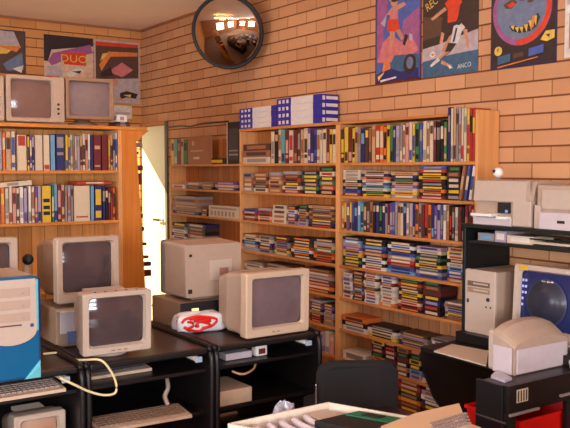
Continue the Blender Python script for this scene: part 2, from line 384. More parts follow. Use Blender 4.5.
m.box((-w/2+.012, 0, 0), (w/2, .14, h), P('k'), bev=.003); m.box((-w/2, 0, 0), (-w/2+.012, .14, h), P('e')); m.box((-w/2+.03, -.001, h*.1), (w/2-.02, 0, h*.85), mat('dark_panel', (60,52,56)))
m.box((-w/2+.04, -.002, h*.2), (w/2-.02, 0, h*.24), P('s')); m.box((-w/2+.04, -.002, h*.3), (w/2-.02, 0, h*.33), P('s'))
tag(m.build('album', None, ((PX(239)+PX(226.5))/2-.003, PF+.006, ZS[0]+.0005)), 'tall black album with pale spine standing at the end of left bay', 'album')
stack('eBd', 242, 270, 144, ZS[0], 'of left pile, top shelf, middle bay', 'magazine', 'magazine', GC, PL)
stand_row('wkwtmwmdcwpnbwwwmyw', 271, 336, 131, 128, ZS[0], 'top shelf of middle bay', 'book', 'book', G, PL)
stand_row('dymycsndBcrooygnl', 341, 400, 129, 125, ZS[0], 'top shelf, left half of right bay', 'book', 'book', G, PL)
stand_row('swiwygbwwemkkg', 400, 447, 124, 121, ZS[0], 'top shelf, middle of right bay', 'book', 'book', G, PL)
stand_row('nwcslwwyrro', 448, 477.5, 107, 109, ZS[0], 'top shelf, right end of right bay', 'tall thin book', 'book', G, PL, depth=.16)
# row 2
def st(l, a, b, y, r, bay, k, kind='game case', cat='case', **kw):
    rn = ['top', 'second', 'third', 'fourth', 'fifth', 'sixth', 'seventh', 'lowest'][r]
    stack(l, a, b, y, ZS[r], 'of %s, %s shelf, %s' % (k, rn, bay), kind, cat, GC, PL, **kw)
st('W', 171, 184, 184.5, 1, WL, 'the white strip'); st('ds', 186, 200, 182, 1, WL, 'the second pile', 'disc case'); st('kB', 200, 213, 184, 1, WL, 'the third pile', 'disc case'); st('nip', 214, 236, 182, 1, WL, 'the purple pile', 'disc case')
st('sBBs', 242, 252, 173, 1, WM, 'the first pile'); st('wdBdB', 252.5, 267.5, 173, 1, WM, 'the second pile'); st('BBcBs', 268, 281, 172, 1, WM, 'the third pile')
st('mwdrds', 282, 300, 171, 1, WM, 'the fourth pile'); st('kgwdgk', 301, 318, 171, 1, WM, 'the fifth pile'); st('krgdwk', 318.5, 334.5, 167, 1, WM, 'the sixth pile')
st('mbkckeew', 342, 360, 170, 1, WR, 'the first pile'); st('ykwtbwonc', 361.5, 388, 171, 1, WR, 'the second pile'); st('lyepconc', 390, 416.5, 172, 1, WR, 'the third pile')
st('mrokkkywrb', 417.5, 445, 166, 1, WR, 'the fourth pile'); st('okkkdk', 445.5, 460, 166, 1, WR, 'the black pile')
for i, (px, c, lb) in enumerate(((461.5, 'B', 'brown'), (466.5, 'b', 'blue'), (471.5, 'W', 'white'))):
    p = on_y(px, 200, PF+.006); h = .19
    o = book_mesh(.022, h, .14, P(c), P(LETTER2[c][0]), ((.3,.7),)).build('book', None, (p.x - .012, p.y, ZS[1] + .0055), (0, .16, 0))
    tag(o, '%s magazine leaning right at the end of second shelf, right bay' % lb, 'magazine', G)
# row 3
st('nsBsBs', 171, 200, 196, 2, WL, 'the tall pile', 'magazine'); st('kdk', 200.5, 207, 209, 2, WL, 'the short dark pile', 'magazine')
m = MB(); w = PX(238)-PX(208); h = on_y(222, 206, PF).z - ZS[2]; m.box((-w/2, 0, 0), (w/2, .12, h), P('e'), bev=.001)
for k in range(7): m.box((-w*.42+k*w*.12, -.001, h*.15), (-w*.36+k*w*.12, 0, h*.55), P('s'))
m.box((-w*.42, -.001, h*.7), (w*.42, 0, h*.85), P('s'))
tag(m.build('cassette_box', None, ((PX(238)+PX(208))/2, PF+.006, ZS[2]+.0005)), 'long cream box with grey printing on third shelf, left bay', 'box')
st('rorpb', 242, 256, 209, 2, WM, 'the first pile', 'disc case'); st('owrrs', 256.5, 271, 208, 2, WM, 'the second pile', 'disc case'); st('eeee', 272, 286, 205, 2, WM, 'the pale pile', 'disc case')
st('sabwo', 286.5, 296, 206, 2, WM, 'the fourth pile', 'disc case'); st('lsdcdw', 297, 307, 205, 2, WM, 'the fifth pile', 'disc case'); st('kndBdBdc', 307.5, 334.5, 206, 2, WM, 'the wide dark pile', 'video case')
stand_row('oypybnatddBknknsmpb', 342, 395, 202, 203, ZS[2], 'third shelf, left half of right bay', 'paperback', 'book', G, PL, depth=.12)
stand_row('scwnslnosmronplbWBkdwmkmrmp', 395, 478, 203, 207, ZS[2], 'third shelf, right half of right bay', 'paperback', 'book', G, PL, depth=.12)
# row 4
st('WnWsk', 171, 186, 223, 3, WL, 'the white pile', 'magazine'); st('nlkdW', 186.5, 205, 224, 3, WL, 'the second pile', 'magazine')
st('lslwB', 242, 257, 234, 3, WM, 'the first pile', 'disc case'); st('sdlws', 257.5, 271, 236, 3, WM, 'the second pile', 'disc case'); st('yywyskd', 273, 289, 237, 3, WM, 'the yellow pile')
st('kkWrryk', 290, 312, 238, 3, WM, 'the red pile'); st('yorgcsk', 313, 334.5, 239, 3, WM, 'the yellow and green pile')
st('kgkycplat', 338.5+3, 361, 237, 3, WR, 'the first pile'); st('WkWrrnbkk', 361.5, 385, 239, 3, WR, 'the second pile'); st('abwrabkWk', 386, 414, 242, 3, WR, 'the third pile')
st('bsnykgkwl', 415, 441, 247, 3, WR, 'the fourth pile'); st('wnbawkwyc', 446.5, 464, 248, 3, WR, 'the fifth pile')
# row 5
st('smlsws', 243, 262, 262, 4, WM, 'the first pile', 'disc case'); st('dsmrld', 263, 290, 264, 4, WM, 'the second pile', 'disc case'); st('aoydsBd', 303, 333, 269, 4, WM, 'the orange and blue pile', 'magazine')
st('WsWWlW', 342, 351, 273, 4, WR, 'the narrow white pile', 'disc case'); st('rmsbdwdrm', 352, 363, 272, 4, WR, 'the red pile', 'disc case'); st('WwWeWwWlWs', 363.5, 377, 272, 4, WR, 'the first white pile', 'disc case')
st('oWwWeWwWl', 380, 393.5, 276, 4, WR, 'the second white pile', 'disc case'); st('krwmkykdrky', 397, 421, 277, 4, WR, 'the black and red pile', 'video case'); st('kkykmdk', 421.5, 440, 281, 4, WR, 'the black pile', 'video case')
st('dcdlsBs', 443, 466, 303, 4, WR, 'the low grey pile', 'magazine')
# row 6
st('kWkWkpds', 309, 322, 300, 5, WM, 'the first pile', 'disc case'); st('slslkpd', 323, 333, 304, 5, WM, 'the second pile', 'disc case')
st('Wko', 341.5, 366, 317, 5, WR, 'the orange pile', 'box'); st('ywWk', 367, 396, 327, 5, WR, 'the yellow pile', 'magazine'); st('Wdssd', 398, 428, 334, 5, WR, 'the grey pile', 'magazine')
st('cWdWs', 430, 452, 340, 5, WR, 'the white pile', 'magazine')
# row 7
stand_row('llwi', 318, 334, 331, 334, ZS[6], 'seventh shelf of middle bay', 'pale book', 'book', G, PL)
st('W', 342, 366, 353, 6, WR, 'the white strip', 'magazine'); 
for a, l, nme in ((371, 'kkykmky', 'first'), (383.5, 'ykmkykk', 'second'), (396, 'kykmkyk', 'third'), (408.5, 'lakykmk', 'fourth')): st(l, a, a+12, 341+(a-371)*.12, 6, WR, 'the %s black video pile' % nme, 'video case')
st('wbWlkWs', 421.5, 447, 352, 6, WR, 'the white and blue pile', 'magazine')
# row 8
st('kkdmrmdB', 371, 396, 374, 7, WR, 'the red and brown pile', 'video case'); st('rdmokdrm', 397, 420, 381, 7, WR, 'the second brown pile', 'video case'); st('wkWdnWlkw', 421, 447, 384, 7, WR, 'the white striped pile', 'magazine')
# boxes on top of the middle bay
blue = mat('deep_blue_card', (46,42,140), rough=.45); wcard = mat('white_card', (206,196,192), rough=.6)
def blockstack(x0, x1, ytop, ybot, pattern, n, where, endlab=False):
    pb = on_y((x0+x1)/2, ybot, PF); pt = on_y((x0+x1)/2, ytop, PF); H = pt.z - TOPZ; t = H/n
    X0, X1 = PX(x0, ytop), PX(x1, ytop); w = X1 - X0
    for i in range(n):
        m = MB()
        for a, b, c in pattern:
            xa, xb = PX(x0+(x1-x0)*a, ytop), PX(x0+(x1-x0)*b, ytop); mid = (X0+X1)/2
            m.box((xa-mid, 0 if c != 'W' else .004, 0), (xb-mid, .15, t-.001), wcard if c == 'W' else blue)
            if c == 'T':
                q = (xb-xa)
                for k in range(3): m.box((xa-mid+q*(.15+k*.28), -.001, t*.25), (xa-mid+q*(.3+k*.28), 0, t*.75), wcard)
            if c == 'L':
                q = (xb-xa); m.box((xa-mid+q*.3, -.001, t*.3), (xb-mid-q*.05, 0, t*.72), wcard); m.box((xa-mid+q*.06, -.001, t*.2), (xa-mid+q*.2, 0, t*.75), wcard)
        if endlab:
            xe = X1-mid; m.box((xe, .045, t*.3), (xe+.001, .145, t*.74), wcard); m.box((xe, .012, t*.2), (xe+.001, .034, t*.76), wcard)
        o = m.build('software_box', None, ((X0+X1)/2 + random.uniform(-.002,.002), PF + .004, TOPZ + .0005 + i*t))
        pos = 'at the bottom' if i == 0 else 'on top' if i == n-1 else ORD[i] + ' from the bottom'
        tag(o, 'blue and white box %s of the %s stack above the bookcase' % (pos, where), 'box', 'blue and white boxes on the bookcase')
blockstack(239, 275.8, 107, 126, ((0,.34,'T'),(.34,.86,'W'),(.86,1,'B')), 4, 'lower left')
blockstack(276.2, 320.5, 96.5, 122, ((0,.31,'T'),(.31,.82,'W'),(.82,1,'B')), 4, 'taller right', True)

# ---- left bookcase facing the room
BX = 2.5; BD = .28
def LY(px, py=150, X=BX): return on_x(px, py, X).y
yR = LY(118.5); yE = LY(122); yL = -2.75
ZB = [on_x(60, 124.5, BX).z, on_x(60, 170.5, BX).z, on_x(60, 222, BX).z, .80, .42, .08]
t = thing('bookcase', 'pine bookcase at the left with old monitors on top', 'bookcase', (BX-BD/2, (yL+yE)/2, 0))
ox, oy = BX-BD/2, (yL+yE)/2
def B(a, b, mt, nm, mb=None):
    m = MB(); m.box((a[0]-ox, a[1]-oy, a[2]), (b[0]-ox, b[1]-oy, b[2]), mt, bev=.0015); return m.build(nm, t)
B((BX-BD, yL, ZB[0]-.022), (BX+.006, LY(147), ZB[0]), pine_y, 'top_board')
B((BX-BD, yR, 0), (BX, yE, ZB[0]-.0225), pine_up, 'side_panel'); B((BX-BD, yL, 0), (BX, yL+.02, ZB[0]-.0225), pine_up, 'side_panel')
B((BX-BD, yL+.021, .02), (BX-BD+.01, yR-.001, ZB[0]-.0225), pine_board_y, 'back_panel')
for z in ZB[1:]: B((BX-BD+.0105, yL+.021, z-.02), (BX, yR-.0005, z), pine_y, 'shelf')
# broad orange end board with its splayed head
m = MB(); z0 = 0; zt = ZB[0]-.0225
pts = [(yE+.001, 0), (LY(146, 300), 0), (LY(145.5, 290), on_x(145, 290, BX).z), (LY(140, 200), on_x(140, 200, BX).z), (LY(136.3, 141), on_x(136, 141, BX).z), (LY(149, 128), zt), (yE+.001, zt)]
m.prism([(p[0]-oy, p[1]) for p in pts], 'X', BX-.022-ox, BX-ox, pine_orange); m.build('end_board', t)
PB = ('x', BX - .008)
wa = 'upper shelf of left bookcase'; wb = 'lower shelf of left bookcase'; GL = 'books on the left bookcase'
kw = dict(depth=.2, name='book')
stand_row('wsocw', -8, 15, 131, 131, ZB[1], wa + ', left end', 'book', 'book', GL, PB, **kw)
def single(px0, px1, ytop, z, c, bands, label, cat='book', nm='book', c2=None):
    pa, pb = on_x(px0, ytop, PB[1]), on_x(px1, ytop, PB[1])
    mm = book_mesh(abs(pb.y-pa.y)*.97, pa.z-z, .2, P(c), P(c2) if c2 else None, bands)
    tag(mm.build(nm, None, (PB[1], (pa.y+pb.y)/2, z+.0005), (0, 0, PI/2)), label, cat, GL)
single(16.5, 26.5, 135, ZB[1], 'w', ((.7, .98),), 'wide cream book with a red block at its top, upper left shelf', c2='r')
stand_row('ypl', 27, 34, 136, 136, ZB[1], wa + ', beside the folder', 'book', 'book', GL, PB, **kw)
single(34.5, 42.5, 135, ZB[1], 'e', None, 'plain wide beige folder on the upper left shelf', 'folder', 'folder')
single(43, 49.5, 135, ZB[1], 'w', ((.03, .16),), 'cream book with a red foot beside the beige folder', c2='r')
single(50, 55, 135, ZB[1], 'a', None, 'sky blue book left of the navy one on the upper shelf')
single(55.5, 64.5, 134, ZB[1], 'n', ((.62, .92), (.42, .5)), 'thick navy book with a grey panel on the upper left shelf', c2='s')
stand_row('yyeselcwiW', 65, 90, 136, 134, ZB[1], wa + ', middle', 'book', 'book', GL, PB, **kw)
single(90.3, 93, 135, ZB[1], 'n', None, 'thin navy book left of the maroon volumes')
single(93.3, 101, 135, ZB[1], 'm', ((.1,.15),(.6,.7)), 'left of two thick maroon volumes on the upper left shelf', c2='c')
single(101.3, 107.5, 135, ZB[1], 'm', None, 'right of two thick maroon volumes on the upper left shelf')
stand_row('ocsW', 108, 117, 135, 134, ZB[1], wa + ', right end', 'book', 'book', GL, PB, **kw)
stand_row('eioewiwWl', -8, 27, 188, 187, ZB[2], wb + ', left end', 'book', 'book', GL, PB, **kw)
stand_row('Wwpl', 28, 41, 186, 186, ZB[2], wb + ', before the yellow book', 'book', 'book', GL, PB, **kw)
single(41.5, 51, 186, ZB[2], 'y', ((.2,.3),(.36,.46),(.55,.65)), 'thick yellow book with black lettering on the lower left shelf', c2='k')
stand_row('gamcsls', 51.5, 73, 185, 185, ZB[2], wb + ', past the yellow book', 'book', 'book', GL, PB, **kw)
single(73.3, 90, 186, ZB[2], 'w', ((.1,.14),), 'very wide cream file on the lower left shelf', 'folder', 'folder', 'r')
single(90.3, 94, 186, ZB[2], 'a', None, 'sky blue book right of the wide cream file')
single(94.3, 102, 186, ZB[2], 'n', ((.08,.28),(.45,.9)), 'navy book with a yellow roundel at its foot, lower left shelf', c2='y')
stand_row('nkmro', 102.3, 115, 187, 187, ZB[2], wb + ', right end', 'book', 'book', GL, PB, **kw)
zt = on_x(95, 186, BX).z + .012
def lying(px0, px1, z, t_, c, label, rot=0):
    pa, pb = on_x(px0, 180, PB[1]), on_x(px1, 180, PB[1])
    o = case_mesh(abs(pa.y-pb.y), t_, .19, P(c), P(LETTER2[c][0]), .5).build('book', None, (PB[1], (pa.y+pb.y)/2, z), (rot, 0, PI/2))
    tag(o, label, 'book', GL)
lying(77, 112, zt, .018, 'r', 'red book lying across the tops of the lower left shelf books')
o = case_mesh(.24, .03, .19, P('w'), P('s'), .3).build('book', None, on_x(13, 186.5, PB[1]), (0, -.08, PI/2)); tag(o, 'cream book lying tilted on top of the lower left shelf books', 'book', GL)
# things poking out behind the end board, dark against the daylight
rx = BX - .03
t = thing('wall_rack', 'narrow dark rack on the back of the orange end board', 'rack', (rx, LY(137, 200)-.03, 0))
m = MB(); m.box((-.03, -.04, .6), (-.0005, -.02, 1.85), P('d')); m.build('rail', t)
for i, (px, py, w_, h_, c, nm) in enumerate(((139.5,145,.045,.03,'s','grey'), (137,153,.03,.02,'d','brown'), (140,168,.05,.035,'m','dark red'), (139,179,.045,.08,'m','maroon'), (140,209,.03,.035,'d','dark'), (141,216,.035,.03,'k','black'), (142.5,229,.03,.03,'d','small brown'), (145,244,.03,.02,'d','flat brown'), (147,257,.03,.02,'d','tiny brown'), (148.5,264,.045,.03,'d','wide brown'), (149,273,.04,.045,'m','square maroon'))):
    p = on_x(px, py, rx-.03); m = MB(); m.box((-.04, -.10, -h_/2), (.0, w_/2, h_/2), P(c), bev=.004)
    tag(m.build('cassette', None, p), '%s cassette poking past the orange board, %s against the bright door' % (nm, 'topmost' if i == 0 else ORD[i] + ' down'), 'cassette', 'cassettes beside the bright doorway')
# ---------------------------------------------------------------- CRT monitors
def crt(name, label, loc, rz, w, h, d, stand=.06, plastic=beige, house=None, tilt=0, screen=None, bez=(.035, .03, .05), buttons=0, group=None, back=(.62, .6), cat='computer monitor', top_dots=False, side_panel=0, step=1):
    """front faces local +X, origin under the front edge's middle"""
    house = house or (plastic if step == 1 else beige_d)
    t = thing(name, label, cat, loc, (0, 0, rz), group)
    zc = stand + h/2
    R = Matrix.Translation((-.12, 0, zc)) @ Matrix.Rotation(-tilt, 4, 'Y') @ Matrix.Translation((.12, 0, -zc))
    bs, bt, bb = bez
    iw, ih, icz = w - 2*bs - side_panel, h - bt - bb, zc + (bb - bt)/2
    icy = -side_panel/2
    m = MB(); r = .012
    m.loft([at_x(rrect(w, h, r, 4, 0, zc), -.055), at_x(rrect(w, h, r, 4, 0, zc), -.006), at_x(rrect(w-.01, h-.01, r, 4, 0, zc), 0),
            at_x(rrect(iw+.016, ih+.016, .014, 4, icy, icz), -.001), at_x(rrect(iw, ih, .02, 4, icy, icz), -.022)], plastic, R, False, False)
    m.build('bezel', t)
    m = MB(); W1, H1 = (w-.012)*step, (h-.012)*step
    m.loft([at_x(rrect(W1, H1, r, 4, 0, zc), -.0555), at_x(rrect(W1*.98, H1*.98, .02, 4, 0, zc), -.12),
            at_x(rrect(W1*(back[0]+.16), H1*(back[1]+.18), .03, 4, 0, zc-.005), -d*.62),
            at_x(rrect(W1*back[0], H1*back[1], .03, 4, 0, zc-.01), -d)], house, R, True, True)
    for k in range(9):   # vent slots on the shoulders
        x = -.13 - k*.012; m.box((x, -w*.28, zc+H1*.49-.02), (x+.004, w*.28, zc+H1*.49-.004), house, R)
    m.build('housing', t)
    m = MB(); n = 10; vs = []; fs = []
    for i in range(n+1):
        for j in range(n+1):
            u = i/n*2-1; v = j/n*2-1
            vs.append((-.022 + .012*(1-u*u)*(1) + .012*(1-v*v)-.012, icy + u*iw/2, icz + v*ih/2))
    for i in range(n):
        for j in range(n): a = i*(n+1)+j; fs.append((a, a+1, a+n+2, a+n+1))
    m.add(vs, fs, screen or glass, R, True); s_ = m.build('screen', t)
    if stand > .02:
        m = MB(); M0 = Matrix.Translation((-.16, 0, 0))
        m.lathe([(.0, 0), (w*.30, 0), (w*.31, .008), (w*.28, .02), (w*.16, .028), (w*.15, stand+.012)], house, M0, 28); m.build('stand', t)
    m = MB(); q = zc - h/2 + bb*.42
    m.box((0, w*.34, q-.006), (.003, w*.40, q+.006), plastic, R, .002); m.build('power_button', t)
    if buttons:
        m = MB()
        for k in range(buttons): m.box((-.001, -w*.1+k*.03, q-.003), (.002, -w*.1+k*.03+.016, q+.003), beige_d, R)
        m.build('control_strip', t)
    if side_panel:
        m = MB(); m.box((-.002, w/2-side_panel-.02, zc-h*.38), (.001, w/2-.02, zc+h*.36), house, R)
        for k in range(3): m.lathe([(.008, 0), (.007, .008)], P('k'), R @ Matrix.Translation((.001, w/2-side_panel/2-.02, zc-h*.3+k*.03)) @ Matrix.Rotation(PI/2, 4, 'Y'), 12)
        m.build('control_panel', t)
    if top_dots:
        m = MB()
        for k in range(5): m.lathe([(.006, 0), (.006, .002)], P('k' if k != 2 else 'r'), R @ Matrix.Translation((-.03, -w*.3+k*w*.15, zc+h/2)), 10)
        m.build('lens_strip', t)
    return t

def pxmon(px0, px1, ytop, X):
    a, b = on_x(px0, ytop, X), on_x(px1, ytop, X); return (a.y+b.y)/2, abs(b.y-a.y), (a.z+b.z)/2

# two (and the edge of a third) old monitors on the left bookcase
zt = ZB[0] + .0005; XB = BX - .02
y, w, z = pxmon(6, 64.5, 76, XB); crt('crt_monitor', 'old monitor with a side control panel on the left bookcase', (XB, y, zt), 0, w, z-zt-.012, .26, .012, beige, side_panel=.05, screen=mat('brownish_glass', (120,92,84), rough=.12), bez=(.035,.03,.03), back=(.8,.8))
y, w, z = pxmon(66, 114, 78, XB); crt('crt_monitor', 'brownish old monitor with bright reflections, right end of left bookcase top', (XB, y, zt), 0, w, z-zt-.04, .26, .04, mat('brown_plastic', (146,112,90), rough=.5), screen=mat('grey_glass', (130,112,112), rough=.1), bez=(.028,.03,.03), back=(.8,.8))
y, w, z = pxmon(-58, 4, 74, XB); crt('crt_monitor', 'third old monitor cut off by the left edge of the photo', (XB, y, zt), 0, w, z-zt-.012, .26, .012, beige, bez=(.035,.03,.03), back=(.8,.8))
def lie(px0, px1, h, X, z, c, d, label, cat, nm):
    a, b = on_x(px0, 120, X), on_x(px1, 120, X)
    o = case_mesh(abs(a.y-b.y), h, d, P(c), P('s'), .4).build(nm, None, (X, (a.y+b.y)/2, z), (0, 0, PI/2)); tag(o, label, cat)
lie(116, 130, .018, BX-.01, zt, 'd', .15, 'dark book lying at the right end of the left bookcase top', 'book', 'book')
lie(116.5, 129, .014, BX-.012, zt+.0185, 'k', .14, 'black case on top of the dark book, left bookcase top', 'case', 'video_case')
lie(117, 127, .045, BX-.02, zt+.033, 'W', .1, 'white carton on top of the black case, left bookcase top', 'carton', 'carton')

# ---------------------------------------------------------------- row of black desks along the left
DT = .735; XF = 4.34; XD = 3.52
def desk_left(label, y0, y1, first=False):
    t = thing('computer_desk', label, 'desk', ((XF+XD)/2, (y0+y1)/2, 0), group='black desks in a row')
    ox, oy = (XF+XD)/2, (y0+y1)/2
    def L_(m, nm): return m.build(nm, t)
    m = MB(); m.box((XD-ox, y0+.026-oy, DT-.025), (XF-.035-ox, y1-.026-oy, DT), desktop, bev=.004)
    L_(m, 'desktop')
    m = MB(); m.box((XF-.034-ox, y0+.026-oy, DT-.028), (XF-.008-ox, y1-.026-oy, DT+.001), blackedge, bev=.008); L_(m, 'front_edge')
    for s, ya in ((0, y0), (1, y1-.025)):
        pts = [(XD-ox, 0), (XF-.02-ox, 0), (XF-.0-ox, .02)]
        for k in range(7):
            a = math.radians(90*k/6); pts.append((XF-.07-ox+.075*math.cos(a), DT-.07+.078*math.sin(a)))
        pts.append((XD-ox, DT+.008))
        m = MB(); m.prism(pts, 'Y', ya-oy, ya+.025-oy, blackboard); L_(m, 'side_panel')
        # thick rounded edge band
        m = MB(); pp = [(XF+.002-ox, ya+.0125-oy, .03), (XF+.004-ox, ya+.0125-oy, .4), (XF+.004-ox, ya+.0125-oy, DT-.08), (XF-.018-ox, ya+.0125-oy, DT-.018), (XF-.08-ox, ya+.0125-oy, DT+.006), (XD-ox, ya+.0125-oy, DT+.006)]
        m.tube(pp, .0135, blackedge, 8, 5); L_(m, 'edge_band')
    m = MB(); m.box((XD+.15-ox, y0+.026-oy, .615), (XF-.03-ox, y1-.026-oy, .632), blackboard, bev=.003); L_(m, 'keyboard_shelf')
    if not first: m = MB(); m.box((XD-ox, y0+.026-oy, .40), (XF-.05-ox, y1-.026-oy, .42), blackboard, bev=.003); L_(m, 'middle_shelf')
    m = MB(); m.box((XD-ox, y0+.026-oy, .08), (XF-.05-ox, y1-.026-oy, .10), blackboard, bev=.003); L_(m, 'lower_shelf')
    m = MB(); m.box((XD-ox, y0+.026-oy, .12), (XD+.015-ox, y1-.026-oy, DT-.03), blackboard); L_(m, 'back_panel')
    m = MB(); m.box((XF-.12-ox, y1-.10-oy, DT-.052), (XF+.006-ox, y1-.075-oy, DT-.032), whitep, Matrix.Translation((0,0,0)), .004)
    m.box((XF+.0-ox, y1-.105-oy, DT-.056), (XF+.016-ox, y1-.07-oy, DT-.03), mat('pale_blue_plastic', (150,170,186)), None, .003); L_(m, 'drawer_rail')
    return t
def FY(px, py=360): return on_x(px, py, XF).y
ya, yb, yc = FY(85, 372), FY(214, 352), FY(321, 338)
desk_left('black desk at the lower left under the blue tower', ya - .66, ya - .002, True)
desk_left('black desk under the monitor nearest the camera, between the other two', ya + .002, yb - .002)
desk_left('black desk under the red and white bag, beside the office chair', yb + .002, yc)

# monitors standing on the desks
zt = DT + .0025
def mon_desk(px0, px1, ytop, ybot, X, z, **k): 
    y, w, zz = pxmon(px0, px1, (ytop), X); return y, w, zz - z
Xm = on_z(86, 359, zt + .02).x
y, w, hh = mon_desk(83, 151, 291, 356, Xm, zt); crt('crt_monitor', 'beige monitor with a dark screen nearest the camera on the left desks', (Xm, y, zt), math.radians(-2), w, hh-.028, .33, .028, beige_l, tilt=-.03, top_dots=True, buttons=3, bez=(.035,.028,.04))
Xm2 = 3.93
y, w, hh = mon_desk(56.5, 119.5, 238.5, 304, Xm2, zt); 
zb = on_x(85, 302, Xm2).z
crt('crt_monitor', 'beige monitor raised on a small beige printer before the left bookcase', (Xm2, y, zb-.02), math.radians(1), w, on_x(85, 237, Xm2).z-zb, .42, .02, beige, buttons=0, back=(.85,.85), step=.9)
yB2 = y
# beige printer underneath it
t = thing('desktop_printer', 'small beige printer carrying the rear left monitor', 'printer', (Xm2-.0, yB2, zt))
hp = zb-.0205-zt
m = MB(); m.box((-.32, -.17, 0), (0, .15, hp), beige_d, bev=.008); m.build('body', t)
m = MB(); m.box((.0, -.15, hp*.35), (.004, -.05, hp*.92), lilacw, bev=.002); m.build('front_panel', t)
m = MB(); m.box((.004, -.12, hp*.1), (.016, -.07, hp*.4), mat('port_blue', (96,110,150)), bev=.003); m.build('plug', t)
m = MB(); m.box((-.02, -.165, hp*.92), (.06, .15, hp*.98), beige_l, bev=.003); m.build('paper_tray', t)
# monitor at the far left, cut by the frame
Xm3 = 3.86
y, w, hh = mon_desk(-44, 18, 238, 290, Xm3, zt)
crt('crt_monitor', 'beige monitor cut off by the left edge, behind the blue tower', (Xm3, y, zt), 0, w, on_x(0, 238, Xm3).z-zt-.1, .34, .1, beige, back=(.75,.75))
# clutter behind: small desk fan/plant shape
t = thing('webcam', 'dark webcam on a pale stalk between the two left monitors', 'webcam', on_z(29, 300, zt+.001) if False else (3.72, on_x(27, 280, 3.72).y, zt))
m = MB(); hz = on_x(27, 259, 3.72).z - zt; m.lathe([(.0,0),(.035,0),(.035,.01),(.012,.02),(.012,hz-.02)], beige_l); m.build('stalk', t)
m = MB(); m.lathe([(0,-.03),(.02,-.026),(.028,0),(.02,.03),(0,.035)], P('k'), Matrix.Translation((.02,0,hz)) @ Matrix.Rotation(PI/2,4,'Y')); m.build('camera_head', t)
# monitor facing right, mid picture
Xm4 = on_z(252, 338, zt + .01).x
y, w, hh = mon_desk(246, 310, 270, 331, Xm4, zt)
crt('crt_monitor', 'beige monitor right of the bag, at the right end of the desks', (Xm4, y, zt), math.radians(1), w, hh-.004-.008, .33, .008, mat('light_beige_plastic', (198,172,146), rough=.5, noise=.02), beige, screen=mat('mauve_glass', (112,92,96), rough=.12), tilt=-.02, bez=(.042,.036,.05), buttons=2, back=(.84,.8))
# monitor turned away, on a flat desktop computer
Xr = 3.87   # rear face plane
za = on_x(200, 297, Xr).z; zb4 = on_x(200, 245, Xr).z
yl, yr = on_x(186, 270, Xr).y, on_x(241, 270, Xr).y
w4 = yr-yl; h4 = zb4-za
t = thing('crt_monitor', 'beige monitor turned away with its sticker plate showing, on a flat computer', 'computer monitor', (Xr, (yl+yr)/2, za-.02))
m = MB(); lo = lambda w_, h_, x, zc: at_x(rrect(w_, h_, .015, 3, 0, zc), x)
zc = .02 + h4/2
m.loft([lo(w4, h4, 0, zc), lo(w4+.006, h4+.006, -.01, zc), lo(w4+.02, h4+.012, -.23, zc+.004)], beige, None); 
m.build('housing', t)
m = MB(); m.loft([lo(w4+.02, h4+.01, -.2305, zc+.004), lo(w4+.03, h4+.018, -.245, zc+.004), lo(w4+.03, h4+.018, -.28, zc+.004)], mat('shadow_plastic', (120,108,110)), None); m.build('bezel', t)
m = MB(); m.box((-.283, -w4*.42, zc-h4*.4), (-.281, w4*.42, zc+h4*.4), glass); m.build('screen', t)
m = MB(); m.box((0, -.03, zc-.055), (.008, .11, zc+.055), beige_l, bev=.002); m.box((.008, .03, zc-.03), (.0095, .085, zc+.01), mat('sticker_mauve', (150,104,92))); m.build('sticker_plate', t)
m = MB(); m.box((0, -w4/2+.02, zc+h4*.28), (.003, -w4/2+.035, zc+h4*.33), darkslot); m.build('screw_hole', t); m = MB(); m.box((0, -w4/2+.012, zc-h4*.42), (.004, -w4/2+.035, zc-h4*.34), darkslot); m.build('socket', t)
m = MB(); m.box((-.22, -w4*.35, 0), (-.04, w4*.35, .0205), beige_d, bev=.004); m.build('stand', t)
# its flat desktop computer
zc0 = zt; ht = za-.0205-zc0
Xp = 3.90
p0, p1 = on_x(181, 305, Xp), on_x(232, 305, Xp)
wy2 = p1.y-p0.y+.06
t = thing('desktop_computer', 'flat desktop computer with a black front under the turned monitor', 'computer', (Xp, (p0.y+p1.y)/2+.03, zc0))
m = MB(); m.box((-.36, -wy2/2, 0), (-.012, wy2/2, ht), beige_d, bev=.004); m.build('case', t)
m = MB(); m.box((-.0118, -wy2/2, 0), (0, wy2/2, ht), P('k'), bev=.003); m.build('front_bezel', t)
m = MB(); m.box((0, -wy2*.33, ht*.62), (.003, -wy2*.22, ht*.78), mat('cream_lamp', (250,226,170), emit=(255,220,150), es=.6)); m.build('badge', t)
m = MB(); m.lathe([(.034,0),(.034,.006),(.026,.006),(.024,.002)], P('B'), Matrix.Translation((0, .0, ht*.45)) @ Matrix.Rotation(PI/2,4,'Y')); m.build('fan_grille', t)
for k in range(3):
    m = MB(); m.box((0, -wy2*.4, ht*(.2+.13*k)), (.002, -wy2*.14, ht*(.24+.13*k)), mat('dark_slot2', (60,48,44))); m.build('drive_slot', t)
